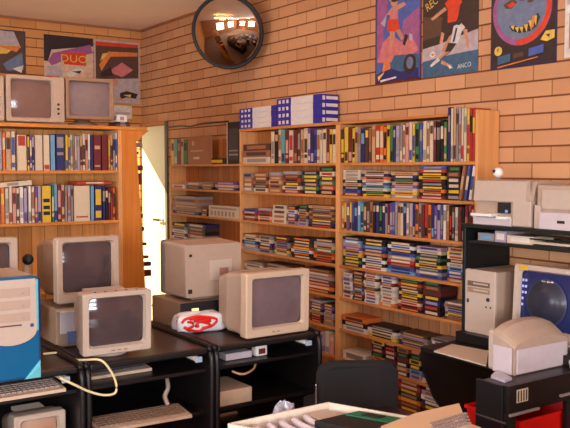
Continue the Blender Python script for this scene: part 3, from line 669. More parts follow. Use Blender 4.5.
# bag with red swirls
bp = on_z(201, 333, zt)
t_b = (bp.x-.055, bp.y+.03, zt)
m = MB(); bagw = mat('white_bag_plastic', (226,220,224), rough=.35, noise=.08, scale=20); bagr = mat('red_print', (214,34,22), rough=.35)
nu, nv = 28, 12; vs = []; fs = []
sx, sy, sz = .07, .15, .05
def bagp(a, b):
    x = math.cos(b)*math.cos(a); y = math.cos(b)*math.sin(a); z = math.sin(b)
    k = lambda v: math.copysign(abs(v)**.5, v)
    n_ = 1 + .05*math.sin(5*a+2*b) + .04*math.sin(9*a-4*b)
    return Vector((k(x)*sx*n_, k(y)*sy*n_, sz + k(z)*sz*(1 + .12*math.sin(3*a)) * (1 - .14*(k(y)))))
for j in range(nv+1):
    for i in range(nu): vs.append(bagp(2*PI*i/nu, -PI/2 + PI*j/nv))
for j in range(nv):
    for i in range(nu): fs.append((j*nu+i, j*nu+(i+1) % nu, (j+1)*nu+(i+1) % nu, (j+1)*nu+i))
m.add(vs, fs, bagw, None, True)
def onbag(y, z):   # push a print point onto the bag's face toward the camera
    yy = max(-.97, min(.97, y)); zz = max(-.9, min(.9, z))
    best = None
    for j in range(40):
        for i in range(60):
            a = -PI/2 + PI*i/59; b = -PI/2*.98 + PI*.98*j/39
            q = bagp(a, b); e = (q.y/sy - yy)**2 + ((q.z-sz)/sz - zz)**2
            if best is None or e < best[0]: best = (e, q)
    return best[1] + Vector((.003, 0, .001))
for path in ([(-.9,.1),(-.75,.6),(-.4,.8),(-.05,.75),(.25,.5),(.38,.1),(.2,-.3),(-.05,-.45)], [(-.8,-.1),(-.55,-.55),(-.25,-.75),(.0,-.6),(.08,-.25),(-.1,.05),(-.3,.1),(-.38,-.1),(-.25,-.25)], [(-.9,.3),(-.5,.55),(-.15,.5),(.1,.35)], [(-.85,-.05),(-.7,-.45),(-.62,-.6)], [(-.7,.3),(-.5,.2),(-.5,-.1),(-.65,-.35)], [(-.45,.35),(-.2,.3),(.05,.15)]):
    m.tube([onbag(*q) for q in path], .0075, bagr, 6, 3)
o = m.build('plastic_bag', None, t_b, (0, 0, -.1)); tag(o, 'white plastic bag with red swirls lying on the desk', 'bag')

# blue and beige tower at the left
XT = on_z(20, 381, zt).x - .01
yTr = on_x(41, 330, XT).y; hT = on_x(38, 276, XT).z - zt; wT = .23
t = thing('computer_tower', 'blue and beige computer tower at the left edge', 'computer', (XT, yTr - wT/2, zt))
bl = mat('blue_plastic', (0,88,134), rough=.3, noise=.05, scale=6); cy = mat('cyan_plastic', (96,178,190), rough=.3)
m = MB(); m.box((-.40, -wT/2, .0), (-.04, wT/2, hT-.004), beige, bev=.01); m.build('case', t)
m = MB(); m.loft([at_x(rrect(wT, hT, .02, 4, 0, hT/2), -.045), at_x(rrect(wT, hT, .02, 4, 0, hT/2), -.01), at_x(rrect(wT-.02, hT-.02, .02, 4, 0, hT/2), 0)], bl); 
m.box((-.042, wT/2-.004, hT*.45), (-.004, wT/2+.001, hT-.01), mat('navy_plastic', (20,40,92), rough=.3)); fb = m.build('front_shell', t)
pts = [(-wT/2+.008, hT-.008), (wT/2-.022, hT-.008)]
for k in range(13):
    a = PI * k/12; pts.append((math.cos(a)*(wT/2-.013)-.008*0 - .006*(1), hT*.48 - math.sin(a)*.055))
m = MB(); m.prism(pts, 'X', .0, .007, beige_l); fp = m.build('face_plate', t)
m = MB(); m.box((-.001, wT/2-.022, hT*.47), (.006, wT/2-.010, hT-.012), cy, bev=.002); m.build('side_strip', t)
for k in range(3):
    m = MB(); z_ = hT*(.86-.12*k); m.box((.007, -wT*.42, z_-.018), (.0095, wT*.30, z_+.018), beige, bev=.002); m.box((.0095, wT*.16, z_-.008), (.0105, wT*.2, z_-.004), P('s')); m.build('drive_bay', t)
m = MB(); m.box((.007, -wT*.3, hT*.535), (.0085, wT*.15, hT*.548), P('m')); m.build('floppy_slot', t)
m = MB(); m.lathe([(.008,0),(.007,.004)], P('b'), Matrix.Translation((.007, wT*.33, hT*.53)) @ Matrix.Rotation(PI/2,4,'Y'), 12); m.build('power_button', t)
m = MB(); m.loft([[(.0, wT/2-.07, 0.002), (.0, wT/2-.004, .002), (.0, wT/2-.004, .075)], [(.012, wT/2-.06, 0.004), (.012, wT/2-.008, .004), (.012, wT/2-.008, .06)]], cy); m.build('corner_foot', t)
m = MB(); m.prism([(-.03+.08*math.cos(a*PI/12), .03*math.sin(a*PI/12)*.5) for a in range(24)], 'Z', 0, .02, whitep); 
o = m.build('mouse', None, (XT-.12, yTr-.15, zt+hT+.0005)); tag(o, 'white mouse lying on top of the blue tower', 'mouse')

# keyboards
kb_b = mat('keyboard_beige', (206,178,152), rough=.5); key_m = mat('key_caps', (168,148,138), rough=.6)
def keyboard(label, p, rz, L=.45, W=.16, kc=None, tilt=0):
    t = thing('keyboard', label, 'keyboard', p, (0, tilt, rz))
    m = MB(); m.loft([[(-W, -L/2, 0), (0, -L/2, 0), (0, L/2, 0), (-W, L/2, 0)], [(-W, -L/2, .028), (0, -L/2, .014), (0, L/2, .014), (-W, L/2, .028)]], kb_b); m.build('base', t)
    m = MB()
    for r in range(5):
        n = 18 if r < 4 else 9
        for k in range(n):
            y0 = -L/2+.015 + k*(L-.03)/n; x = -.03 - r*.024; z = .0155 - x*.0875
            m.box((x-.019, y0+.002, z-.001), (x, y0+(L-.03)/n-.002, z+.006), kc or key_m)
    m.build('keys', t); return t
XK = XF - .015
keyboard('beige keyboard on the shelf under the blue tower', (XK, on_x(66, 392, XK).y-.225, .634), 0)
keyboard('dark keyed keyboard on the upper shelf of the middle desk', (XK-.12, on_x(155, 392, XK-.12).y-.215, .634), 0, L=.40, kc=mat('dark_keys', (92,82,86)))
keyboard('grey beige keyboard on the lower shelf of the middle desk', (XK+.02, on_x(191, 412, XK+.02).y-.23, .4205), math.radians(-3), L=.46, W=.17, kc=mat('brownish_keys', (150,122,104)))
# things inside desks
def pxbox(px0, px1, X, z, h, d, c, label, cat, nm, c2=None, py=380):
    a, b = on_x(px0, py, X), on_x(px1, py, X); m = MB(); L = abs(b.y-a.y); m.box((-d, -L/2, 0), (0, L/2, h), c, bev=.003)
    if c2: m.box((-.001, -L*.45, h*.2), (.001, L*.45, h*.5), c2)
    o = m.build(nm, None, (X, (a.y+b.y)/2, z)); return tag(o, label, cat)
pxbox(226, 252, XF-.1, .634, .035, .2, lilacw, 'pale grey box on the shelf under the right desk top', 'box', 'box')
pxbox(216, 252, XF-.055, .4205, .075, .25, kb_b, 'low cream box on the middle shelf of the right desk', 'box', 'box', P('e'))
pxbox(216, 268, XF-.12, .1005, .05, .3, P('s'), 'grey flat box on the lowest shelf of the right desk', 'box', 'box')
m = MB(); m.box((-.05, -.035, 0), (.0, .035, .06), whitep, bev=.008); m.box((0, -.02, .012), (.002, .02, .04), P('m')); 
pp = on_x(262, 364, XF-.09); tag(m.build('small_speaker', None, (XF-.09, pp.y, .634)), 'little white and red speaker under the right desk top', 'speaker')
m = MB(); q = lambda px, py, X: tuple(on_x(px, py, X)); m.tube([q(232,371,XF-.06), q(240,374,XF-.03), q(247,373,XF-.02), q(254,368,XF-.05), q(256,360,XF-.08)], .006, P('c')); tag(m.build('cable', None), 'tan cable curling beside the little speaker', 'cable')
m = MB(); m.tube([q(167,379,XF-.2), q(168,388,XF-.16), q(165,396,XF-.15), q(168,405,XF-.12)], .011, beige_l); tag(m.build('cable', None), 'pale cable hanging inside the middle desk', 'cable')
# monitor stored in the left desk
y_, w_, _ = pxmon(14, 66, 412, XF-.1)
t = crt('crt_monitor', 'monitor stored under the keyboard shelf of the leftmost desk', (XF-.1, y_, .1005), 0, w_, .41, .34, .02, beige_l, screen=mat('pale_glass', (176,140,116), rough=.3), back=(.7,.7))
pxbox(98, 118, XF-.2, .634, .03, .14, P('w'), 'small cream box beside the dark keyed keyboard', 'box', 'box', P('r'))
# big cream cable looping off the desk
m = MB(); cb = mat('cream_cable', (226,208,160), rough=.5)
XQ = XF + .03
m.tube([tuple(on_z(43,354,zt+.006)), tuple(on_z(60,353,zt+.006)), tuple(on_z(72,359,zt+.006)), tuple(on_z(82,360,zt+.016)), tuple(on_x(100,360,XQ-.01)), q(110,370,XQ), q(116,383,XQ), q(115,393,XQ), q(103,395,XQ), q(88,391,XQ), q(75,385,XQ+.01), q(60,378,XQ+.0)], .0055, cb, 8, 6)
tag(m.build('cable', None), 'cream cable looping over the front of the left desks', 'cable')
m = MB(); m.tube([tuple(on_z(152,305,zt+.05)), tuple(on_z(160,310,zt+.03)), tuple(on_z(168,312,zt+.01)), tuple(on_z(176,318,zt+.008))], .005, P('k')); tag(m.build('cable', None), 'black cable on the desk behind the bag', 'cable')
# ---------------------------------------------------------------- right computer desk with hutch
HX0 = 4.765; HX1 = 5.53; HZ = .70
PY_ = -.355
t = thing('computer_desk', 'black computer desk with a raised shelf unit against the brick wall', 'desk', (5.15, -.35, 0))
ox, oy = 5.15, -.35
blk2 = mat('greenish_black_laminate', (20,24,24), rough=.4, noise=.05)
def B(a, b, mt, nm, bev=.003):
    m = MB(); m.box((a[0]-ox, a[1]-oy, a[2]), (b[0]-ox, b[1]-oy, b[2]), mt, bev=bev); return m.build(nm, t)
m = MB(); m.prism([(HX0+.021-ox, -.005-oy), (HX1-.0245-ox, -.005-oy), (HX1-.0245-ox, -.885-oy), (5.385-ox, -.885-oy), (5.385-ox, -.65-oy), (HX0+.021-ox, -.65-oy)], 'Z', HZ-.024, HZ, blackboard); m.build('desktop', t)
ztop = on_y(508, 221, -.01).z; HX2 = 6.1
B((HX0, PY_, .751), (HX0+.02, -.005, ztop-.021), blk2, 'hutch_side'); B((HX2, PY_, .0), (HX2+.02, -.005, ztop-.021), blk2, 'hutch_side')
B((HX0-.01, PY_-.005, ztop-.02), (HX2+.02, -.005, ztop), blk2, 'hutch_top')
zm = on_y(520, 245, PY_).z
B((HX0+.0205, PY_+.02, zm-.018), (HX2-.0005, -.005, zm), blk2, 'hutch_shelf')
B((HX0, -.40, HZ+.0005), (HX1-.025, -.005, .750), blackboard, 'monitor_shelf')
# left leg panel with a curved front
pts = [(-.005-oy, 0), (-.30-oy, 0), (-.33-oy, .10), (-.42-oy, .25), (-.56-oy, .42), (-.63-oy, .56), (-.65-oy, .64), (-.65-oy, HZ), (-.005-oy, HZ)]
m = MB(); m.prism(pts, 'X', HX0-ox, HX0+.0205-ox, blackboard); m.build('side_panel', t)
# right side: open frame with a rail
B((HX1-.024, -.89, HZ-.12), (HX1, -.005, HZ+.001), blackedge, 'side_rail')
B((HX1-.024, -.89, 0), (HX1, -.84, HZ-.1205), blackedge, 'leg'); B((HX1-.024, -.50, 0), (HX1, -.44, HZ-.1205), blackedge, 'leg'); B((HX1-.024, -.05, 0), (HX1, -.005, HZ-.1205), blackedge, 'leg')
B((5.36, -.90, 0), (HX1-.0245, -.8855, HZ+.001), blackedge, 'front_panel')
B((5.365, -.906, .545), (HX1, -.9005, .553), chrome, 'trim_strip', .001)
m = MB(); m.box((HX1-ox, -.89-oy, HZ-.125), (HX1+.012-ox, -.70-oy, HZ-.113), P('s'), bev=.003); m.build('runner', t)
m = MB(); m.box((HX1-ox, -.56-oy, HZ-.095), (HX1+.012-ox, -.42-oy, HZ-.083), P('s'), bev=.003); m.build('runner', t)
m = MB(); m.box((HX1-ox, -.84-oy, HZ-.075), (HX1+.003-ox, -.77-oy, HZ-.02), P('e'))
for k in range(4): m.box((HX1+.003-ox, -.835+.017*k-oy, HZ-.07), (HX1+.004-ox, -.828+.017*k-oy, HZ-.025), P('k'))
m.build('barcode_label', t)
# red tub below
t2 = thing('storage_tub', 'bright red plastic tub under the right computer desk', 'tub', (5.34, -.50, 0))
red = mat('bright_red_plastic', (214,20,14), rough=.45)
m = MB(); m.loft([[(-.12,-.22,0.001),(.12,-.22,0.001),(.12,.22,0.001),(-.12,.22,0.001)],[(-.15,-.27,.52),(.15,-.27,.52),(.15,.27,.52),(-.15,.27,.52)],[(-.14,-.26,.52),(.14,-.26,.52),(.14,.26,.52),(-.14,.26,.52)],[(-.11,-.21,.02),(.11,-.21,.02),(.11,.21,.02),(-.11,.21,.02)]], red); m.build('body', t2)
m = MB(); m.box((-.157, -.277, .51), (.157, -.2705, .525), red); m.box((-.157, .2705, .51), (.157, .277, .525), red); m.box((.1505, -.27, .51), (.157, .27, .525), red); m.box((-.157, -.27, .51), (-.1505, .27, .525), red); m.build('rim', t2)
t2.rotation_euler = (0, 0, 0)
# beige tower computer
XTl, XTr = on_y(463, 300, -.36).x + .012, on_y(495, 300, -.36).x
zT = .7505; hT = on_y(478, 270, -.36).z - zT; wT = XTr-XTl
t = thing('computer_tower', 'beige mini tower computer beside the right monitor', 'computer', ((XTl+XTr)/2, -.36, zT))
m = MB(); m.box((-wT/2+.004, .018, 0), (wT/2-.001, .34, hT-.004), beige, bev=.003); m.build('case', t)
m = MB(); m.loft([[(x, 0.0175, z) for x, z in rrect(wT, hT, .01, 3, 0, hT/2)], [(x, .004, z) for x, z in rrect(wT, hT, .01, 3, 0, hT/2)], [(x, 0, z) for x, z in rrect(wT-.008, hT-.008, .01, 3, 0, hT/2)]], beige_l); m.build('front_bezel', t)
for k in range(2):
    m = MB(); z_ = hT*(.78 - .1*k); m.box((-wT*.40, -.003, z_-hT*.04), (wT*.33, .0, z_+hT*.04), mat('brown_slot', (104,84,72)) if k == 0 else beige_d, bev=.001); m.box((-wT*.2, -.005, z_-.002), (wT*.28, -.003, z_+.006), beige_l); m.build('drive_bay', t)
m = MB(); m.lathe([(.011,0),(.01,.005)], P('n'), Matrix.Translation((wT*.28, 0, hT*.56)) @ Matrix.Rotation(PI/2,4,'X'), 14); m.build('power_button', t)
m = MB(); m.box((-wT*.42, -.003, hT*.47), (-wT*.36, 0, hT*.53), P('n')); m.build('reset_button', t)
for k in range(2): m = MB(); m.box((wT*(.2+.14*k), -.002, hT*.43), (wT*(.24+.14*k), 0, hT*.455), darkslot); m.build('indicator', t)
m = MB(); m.lathe([(.008,0),(.007,.003)], P('k'), Matrix.Translation((wT/2-.001, .2, hT*.22)) @ Matrix.Rotation(PI/2,4,'Y'), 10); m.build('side_screw', t)
# right monitor with blue desktop picture
Ym = -.325
x0 = on_y(513, 264, Ym).x; w = .39; ztm = on_y(518, 265, Ym).z
scr = mat('blue_screen', (30,32,62), rough=.15, noise=.02, emit=(46,52,110), es=.25)
t = crt('crt_monitor', 'monitor showing a blue desktop picture on the right desk', (x0+w/2, Ym, .7505), -PI/2, w, ztm-.7505-.03, .30, .03, beige_l, screen=scr, tilt=.05, bez=(.035,.032,.045))
zc = .03 + (ztm-.7505-.03)/2; hgt = ztm-.7505-.03
R = Matrix.Translation((-.12, 0, zc)) @ Matrix.Rotation(-.05, 4, 'Y') @ Matrix.Translation((.12, 0, -zc))
m = MB(); g1 = mat('screen_disc', (40,40,52), rough=.3, emit=(36,36,50), es=.35); g2 = mat('screen_ring', (52,56,80), rough=.3, emit=(52,56,84), es=.3)
ic = mat('screen_icon', (150,160,220), emit=(150,160,220), es=.45); br = mat('screen_bar', (220,200,190), emit=(226,206,190), es=.5)
Rx = R @ Matrix.Translation((-.009, .0, zc+.0)) @ Matrix.Rotation(PI/2, 4, 'Y')
m.lathe([(.001,0),(.115,0),(.115,.0015),(.001,.0015)], g2, Rx, 32); m.lathe([(.001,.0015),(.108,.0015),(.108,.003),(.001,.003)], g1, Rx, 32)
m.build('screen_picture', t)
m = MB()
m.box((-.012, -.03, zc+hgt*.285), (-.006, .035, zc+hgt*.305), br, R); m.build('screen_bar', t)
for k in range(5):
    for j in range(2 if k < 3 else 1): m = MB(); m.box((-.014, -w/2+.048+j*.018, zc+hgt*.26-k*.03), (-.008, -w/2+.056+j*.018, zc+hgt*.26-k*.03+.012), ic, R); m.build('screen_icon', t)
m = MB(); m.box((-.001, -w/2+.03, zc+hgt/2-.027), (.0015, -w/2+.085, zc+hgt/2-.004), P('y'), R); m.build('yellow_sticker', t)['label'] = 'yellow sticker on the bezel'
# foreground monitor seen from behind, domed
t = thing('crt_monitor', 'white and beige monitor with a domed top at the front of the right desk', 'computer monitor', (5.425, -.73, HZ+.0015), (0,0,0))
top_c = on_x(545, 312, 5.2).z - HZ
wl = .37; side = lilacw
m = MB()
def sec(y0, y1, x, zt_, zs, r=.03):
    """cross-section across Y at given X: flat sides with a domed top"""
    pts = [(x, y0, 0), (x, y1, 0), (x, y1, zs)]
    for k in range(17):
        a = PI*k/16; pts.append((x, (y0+y1)/2 + (y1-y0)/2*math.cos(a)*.98, zs + (zt_-zs)*math.sin(a)**.8))
    pts.append((x, y0, zs)); return pts
m.loft([sec(0, wl, 0, .15, .115), sec(-.003, wl+.003, -.03, .18, .13), sec(-.006, wl+.006, -.075, .215, .15), sec(-.006, wl+.006, -.115, .22, .16)], beige, None, True, True, False); m.build('housing', t)
m = MB(); m.box((.0005, .012, .004), (.006, wl-.012, .112), side, bev=.003); m.build('rear_panel', t)
m = MB(); m.box((-.11, -.012, .002), (-.006, -.0065, .12), side, bev=.002); m.build('side_panel', t)
m = MB(); m.loft([at_x(rrect(wl+.01, .18, .015, 3, wl/2, .092), -.1155), at_x(rrect(wl+.01, .18, .015, 3, wl/2, .092), -.14)], beige_l); m.build('bezel', t)
# papers on desk, screwdriver block, etc
def flat(corners_px, z, h, c, label, cat, nm, extra=None):
    P_ = [on_z(px, py, z) for px, py in corners_px]; c0 = sum(P_, Vector())/len(P_)
    m = MB(); m.prism([((p-c0).x, (p-c0).y) for p in P_], 'Z', 0, h, c)
    if extra: extra(m, [(p-c0) for p in P_])
    return tag(m.build(nm, None, (c0.x, c0.y, z)), label, cat)
flat([(434,352),(486,366.5),(489,352),(452,345)], HZ+.0005, .006, mat('white_paper', (204,182,162)), 'white tray of paper on the right computer desk', 'paper tray', 'paper_tray')
flat([(491,378),(505,383),(512,380),(497,372)], HZ+.0005, .012, mat('grey_silver', (178,172,184), rough=.3), 'small silver and grey remote on the corner of the right desk', 'remote', 'remote_control')
pm = on_z(563, 366, HZ); m = MB(); m.lathe([(0,0),(.028,0),(.03,.03),(.022,.05),(0,.055)], P('c')); m.lathe([(.031,.02),(.031,.035)], P('W')); tag(m.build('tape_roll', None, (5.50, pm.y+.0, HZ+.0015)), 'gold and white tape dispenser at the right desk edge', 'tape dispenser')
# printers on the hutch
zp = ztop + .0005; Yp = PY_ + .01
def HXp(px, py=215): return on_y(px, py, Yp).x
t = thing('inkjet_printer', 'beige inkjet printer at the left end of the hutch top', 'printer', ((HXp(473)+HXp(531))/2, Yp, zp))
w = HXp(531)-HXp(473); h = on_y(500, 181, Yp).z - zp
m = MB(); m.prism([(.02, 0), (.30, 0), (.30, h*.9), (.22, h), (.05, h), (.02, h*.62)], 'X', -w/2+.004, w/2-.004, beige); m.build('body', t)
m = MB(); m.prism([(-.004, h*.55), (.03, h*.55), (.03, h*1.01), (.008, h*1.0)], 'X', -w/2+.006, w/2-.03, beige_l); m.build('lid', t)
m = MB(); m.box((-w/2, 0, 0), (w*.18, .02, h*.18), lilacw, bev=.003); m.box((-w/2+.01, -.03, h*.2), (-w*.1, .02, h*.26), whitep); m.box((-w*.02, -.03, h*.16), (w*.16, .02, h*.22), whitep); m.build('paper_tray', t)
m = MB(); m.box((-w*.08, .008, h*.28), (w*.12, .022, h*.52), darkslot); m.box((w*.06, .004, h*.3), (w*.1, .008, h*.36), mat('slot_blue', (120,160,220))); m.build('opening', t)
m = MB(); m.box((w*.2, -.004, .004), (w/2, .021, h*.56), beige_l, bev=.004); m.build('control_panel', t)
# webcam ball
pc = on_y(498, 181, Yp+.10); t = thing('webcam', 'little white ball webcam on the left printer', 'webcam', (pc.x, pc.y, zp + h*1.0+.004))
m = MB(); r = .026
m.lathe([(.0,0),(.022,0),(.018,.006),(.008,.01)], P('s'), None, 16); m.build('base', t)
m = MB(); m.lathe([(r*math.sin(PI*k/10)+1e-4, .012+r-r*math.cos(PI*k/10)) for k in range(11)], whitep, None, 18); m.build('ball', t)
m = MB(); m.lathe([(.010,0),(.009,.006)], P('n'), Matrix.Translation((-.006,-r*.85,.012+r*1.25)) @ Matrix.Rotation(PI/2,4,'X'), 14); m.build('lens', t)
t = thing('laser_printer', 'larger beige printer on the hutch, cut by the right edge', 'printer', (HXp(534)+.20, Yp, zp))
hb = on_y(550, 182, Yp).z - zp
m = MB(); m.box((-.20, .02, 0), (.20, .30, hb*.93), beige, bev=.006); m.build('body', t)
m = MB(); m.box((-.165, .01, hb*.42), (.20, .25, hb*.84), beige_l, bev=.004); m.build('lid', t)
m = MB(); m.box((-.165, -.01, .0), (.20, .0195, hb*.36), lilacw, bev=.004); m.box((-.06, -.012, hb*.14), (-.02, -.01, hb*.2), darkslot); m.build('paper_drawer', t)
m = MB(); m.box((-.20, .0, .0), (-.168, .0195, hb*.5), beige_l, bev=.003); m.build('side_cover', t)
# things on the hutch shelf
zs_ = zm + .0005; Ys = PY_ + .04
def hb_(px0, px1, ytop, c, label, cat, nm, c2=None, d=.15):
    a, b = on_y(px0, ytop, Ys), on_y(px1, ytop, Ys); h_ = max(.01, (a.z+b.z)/2 - zs_)
    m = case_mesh(b.x-a.x, h_, d, P(c), P(c2) if c2 else None, .7); tag(m.build(nm, None, ((a.x+b.x)/2, Ys, zs_)), label, cat)
hb_(478, 494, 233, 's', 'grey disc case at the left end of the hutch shelf', 'case', 'disc_case', 'a')
hb_(495, 506, 231, 'l', 'lilac white box on the hutch shelf', 'box', 'box', 'W')
hb_(507, 534, 236, 'e', 'cream box on the hutch shelf right of the lilac one', 'box', 'box', 'W')
t = thing('letter_tray', 'black wire letter tray on the hutch shelf', 'tray', (on_y(555, 240, Ys).x, Ys, zs_))
m = MB(); m.box((-.13, 0, 0), (.16, .25, .006), P('k')); m.build('floor_sheet', t)
for z_ in (.03, .05):
    m = MB(); m.tube([(-.13, .0, z_), (-.12, -.004, z_), (.15, -.004, z_), (.16, .0, z_)], .004, P('k'), 6, 2); m.build('rim_wire', t)
m = MB(); m.box((-.12, .01, .0065), (.15, .24, .018), P('e')); tag(m.build('paper_pile', None, (t.location.x, Ys, zs_)), 'sheets of paper lying in the black wire tray', 'papers')
# ledge of cardboard behind the hutch shelf top
# ---------------------------------------------------------------- office chair
cc_ = on_x(359, 390, 4.97); rzc = math.radians(-31)
t = thing('office_chair', 'black padded office chair seen from behind', 'chair', (cc_.x - .15*math.cos(rzc), cc_.y - .15*math.sin(rzc), 0), (0, 0, rzc))
fab = mat('black_fabric', (22,17,17), rough=.9, noise=.15, scale=120)
XC = 4.97 - 4.82; zl, zh = on_x(358, 428, 4.97).z-.06, on_x(358, 363, 4.97).z
yl_, yr_ = on_x(327, 390, 4.97).y+1.22, on_x(404, 390, 4.97).y+1.22
wc = .372; cyc = 0; yl_ = -wc/2; hc = zh-zl
m = MB()
def back(x, k, b=0): 
    return [(x + b*((p[0]-cyc)/(wc/2))**2, p[0], p[1]) for p in rrect(wc*k, hc*k, min(.075, hc*.3), 6, cyc, (zl+zh)/2)]
m.loft([back(XC, .9, -.03), back(XC, .98, -.03), back(XC-.015, 1, -.03), back(XC-.045, 1, -.03), back(XC-.06, .94, -.03)], fab, None); m.build('backrest', t)
m = MB(); m.loft([[(x, y, z) for x, y in rrect(.44, wc*1.15, .08, 5, -.12, cyc)] for z, k in ((.40,1),(.46,1))], fab); m.build('seat', t)
m = MB(); m.box((-.02, cyc-.03, .36), (XC-.02, cyc+.03, .38), blackedge); m.box((XC-.028, cyc-.03, .36), (XC-.008, cyc+.03, zl+.12), blackedge); m.build('back_bar', t)
m = MB(); m.cyl((-.10, cyc, .10), (-.10, cyc, .40), .025, blackedge); m.build('gas_post', t)
m = MB(); m.box((XC-.03, yl_-.008, zh-.2), (XC-.015, yl_-.001, zh-.1), chrome, bev=.003); m.build('chrome_bracket', t)
for k in range(5):
    a = 2*PI*k/5; m = MB(); m.cyl((-.10, cyc, .09), (-.10+.26*math.cos(a), cyc+.26*math.sin(a), .06), .02, blackedge, 10, .012); lg = m.build('leg', t)
    m = MB(); c_ = Vector((-.10+.26*math.cos(a), cyc+.26*math.sin(a), .025)); m.cyl(c_-Vector((0,.012,0)), c_+Vector((0,.012,0)), .025, P('k'), 14); m.build('caster', lg)
# bag/box masses under the right-hand desk of the row: black chair tucked in
# ---------------------------------------------------------------- foreground table with things
tz = .58
t = thing('table', 'low dark table in the foreground under the open white box', 'table', (5.75, -1.75, 0))
m = MB(); m.box((-.62, -.85, tz-.03), (.45, .55, tz), blackboard, bev=.004); m.build('tabletop', t)
for sx_ in (-.42, .40):
    for sy_ in (-.8, .5):
        m = MB(); m.box((sx_-.02, sy_-.02, 0), (sx_+.02, sy_+.02, tz-.0305), blackedge); m.build('leg', t)
# open white box
bz = .72
c1 = on_z(330, 402.5, bz); c2 = on_z(229, 424, bz); c3 = on_z(414, 417, bz)
wb_ = mat('white_box_plastic', (222,208,190), rough=.4)
t = thing('open_case', 'open white computer case holding cables and a green board', 'computer case', (c1.x, c1.y, tz+.0005))
H = bz - tz; v2 = (c2-c1); v3 = (c3-c1); v3 = v3*1.3
def wallseg(m, a, b, mt, th=.012):
    d_ = (b-a).normalized(); n_ = Vector((-d_.y, d_.x, 0))*th*.7
    m.prism([((a).x, (a).y), (b.x, b.y), ((b+n_).x, (b+n_).y), ((a+n_).x, (a+n_).y)], 'Z', 0, H, mt)
O = Vector((0,0,0)); a2 = Vector((v2.x, v2.y, 0)); a3 = Vector((v3.x, v3.y, 0))
m = MB(); wallseg(m, a2, O, wb_); m.build('left_wall', t)
m = MB(); wallseg(m, O, a3, wb_, -.012); m.build('right_wall', t)
m = MB(); wallseg(m, a3, a3+a2, wb_, .012); wallseg(m, a2, a2+a3, wb_); m.build('near_walls', t)
m = MB(); m.prism([(0,0), (a2.x, a2.y), ((a2+a3).x, (a2+a3).y), (a3.x, a3.y)][::-1], 'Z', 0, .008, P('e')); m.build('floor_plate', t)
# inner pieces
def inn(u, v, z): p = a3*u + a2*v; return (p.x, p.y, z)
m = MB()
for k, (v0, r_) in enumerate(((.38,.1),(.5,.1),(.62,.1),(.74,.1),(.86,.08))):
    m.tube([inn(.06, v0-.10, .04), inn(.08, v0-.08, .10), inn(.12, v0, .12), inn(.22, v0+.05, .115), inn(.35, v0+.04, .10), inn(.5, v0-.03, .06)], .014, lilacw, 8, 4)
tag(m.build('cable', None, tuple(t.location)), 'grey white cables looped inside the open white case', 'cable')
m = MB(); m.box((0,-.10,0), (.13,.0,.115), beige_l, bev=.004)
for k in range(3): m.box((.1301, -.085+k*.028, .03), (.1311, -.075+k*.028, .09), P('s'))
p = t.location + Vector(inn(.03, .07, 0)); tag(m.build('power_supply', None, (p.x, p.y, tz+.009)), 'beige unit inside the corner of the open white case', 'power supply')
m = MB(); m.prism([inn(.34,.06,0)[:2], inn(.9,.06,0)[:2], inn(.9,.22,0)[:2], inn(.34,.22,0)[:2]], 'Z', .1245, .1275, mat('circuit_green', (30,110,74)))
m.prism([inn(.45,.1,0)[:2], inn(.6,.1,0)[:2], inn(.6,.18,0)[:2], inn(.45,.18,0)[:2]], 'Z', .1275, .131, P('k')); m.prism([inn(.31,.035,0)[:2], inn(.95,.035,0)[:2], inn(.95,.5,0)[:2], inn(.31,.5,0)[:2]], 'Z', .0, .124, P('k'))
tag(m.build('circuit_board', None, (t.location.x, t.location.y, tz+.009)), 'green circuit board inside the open white case', 'circuit board')
# crumpled clear bag behind it
m = MB(); r_ = random.Random(3); vs = []; fs = []
for j in range(7):
    for i in range(12):
        a = 2*PI*i/12; b = PI/2*j/6; k = 1+r_.uniform(-.18,.18); vs.append((.05*k*math.cos(b)*math.cos(a), .075*k*math.cos(b)*math.sin(a), .118*k*math.sin(b)+.0))
for j in range(6):
    for i in range(12): fs.append((j*12+i, j*12+(i+1)%12, (j+1)*12+(i+1)%12, (j+1)*12+i))
m.add(vs, fs, mat('clear_wrap', (170,166,180), rough=.15, noise=.15, scale=30), None, False)
tag(m.build('plastic_wrap', None, (0,0,0)), 'crumpled clear plastic wrap behind the open white case', 'plastic wrap').location = (5.205, -1.79, tz)
# beige keyboard-case lid
bz2 = .765; bl0 = .7215
cs = [on_z(px, py, bz2) for px, py in ((381,426),(415,413),(459,403),(469,428))]
n3 = cs[3] + (cs[3]-cs[2])*.6; n0 = cs[0] + (cs[3]-cs[2])*1.6
c0 = cs[2]
m = MB(); m.prism([((p-c0).x, (p-c0).y) for p in (cs[0], cs[1], cs[2], n3, n0)], 'Z', bl0-tz, bz2-tz-.001, mat('cream_casing', (212,178,144), rough=.5, noise=.02))
t = thing('printer_case', 'cream coloured machine with a grey slotted patch in the foreground', 'printer', (c0.x, c0.y, tz+.0005))
m.build('casing', t)
m = MB(); m.box((.02, -.12, 0), (.14, -.04, bl0-tz-.0005), mat('cream_casing', (0,0,0))); m.build('foot', t)
m = MB(); g_ = [on_z(px, py, bz2) for px, py in ((430,424),(466,413))]
for k in range(12):
    for j in range(4):
        p = g_[0]-c0 + (g_[1]-g_[0])*(k/12) + (cs[3]-cs[2])*.12*j
        m.box((p.x, p.y, bz2-tz-.001), (p.x+.012, p.y+.008, bz2-tz+.004), P('s'))
m.build('keys', t)
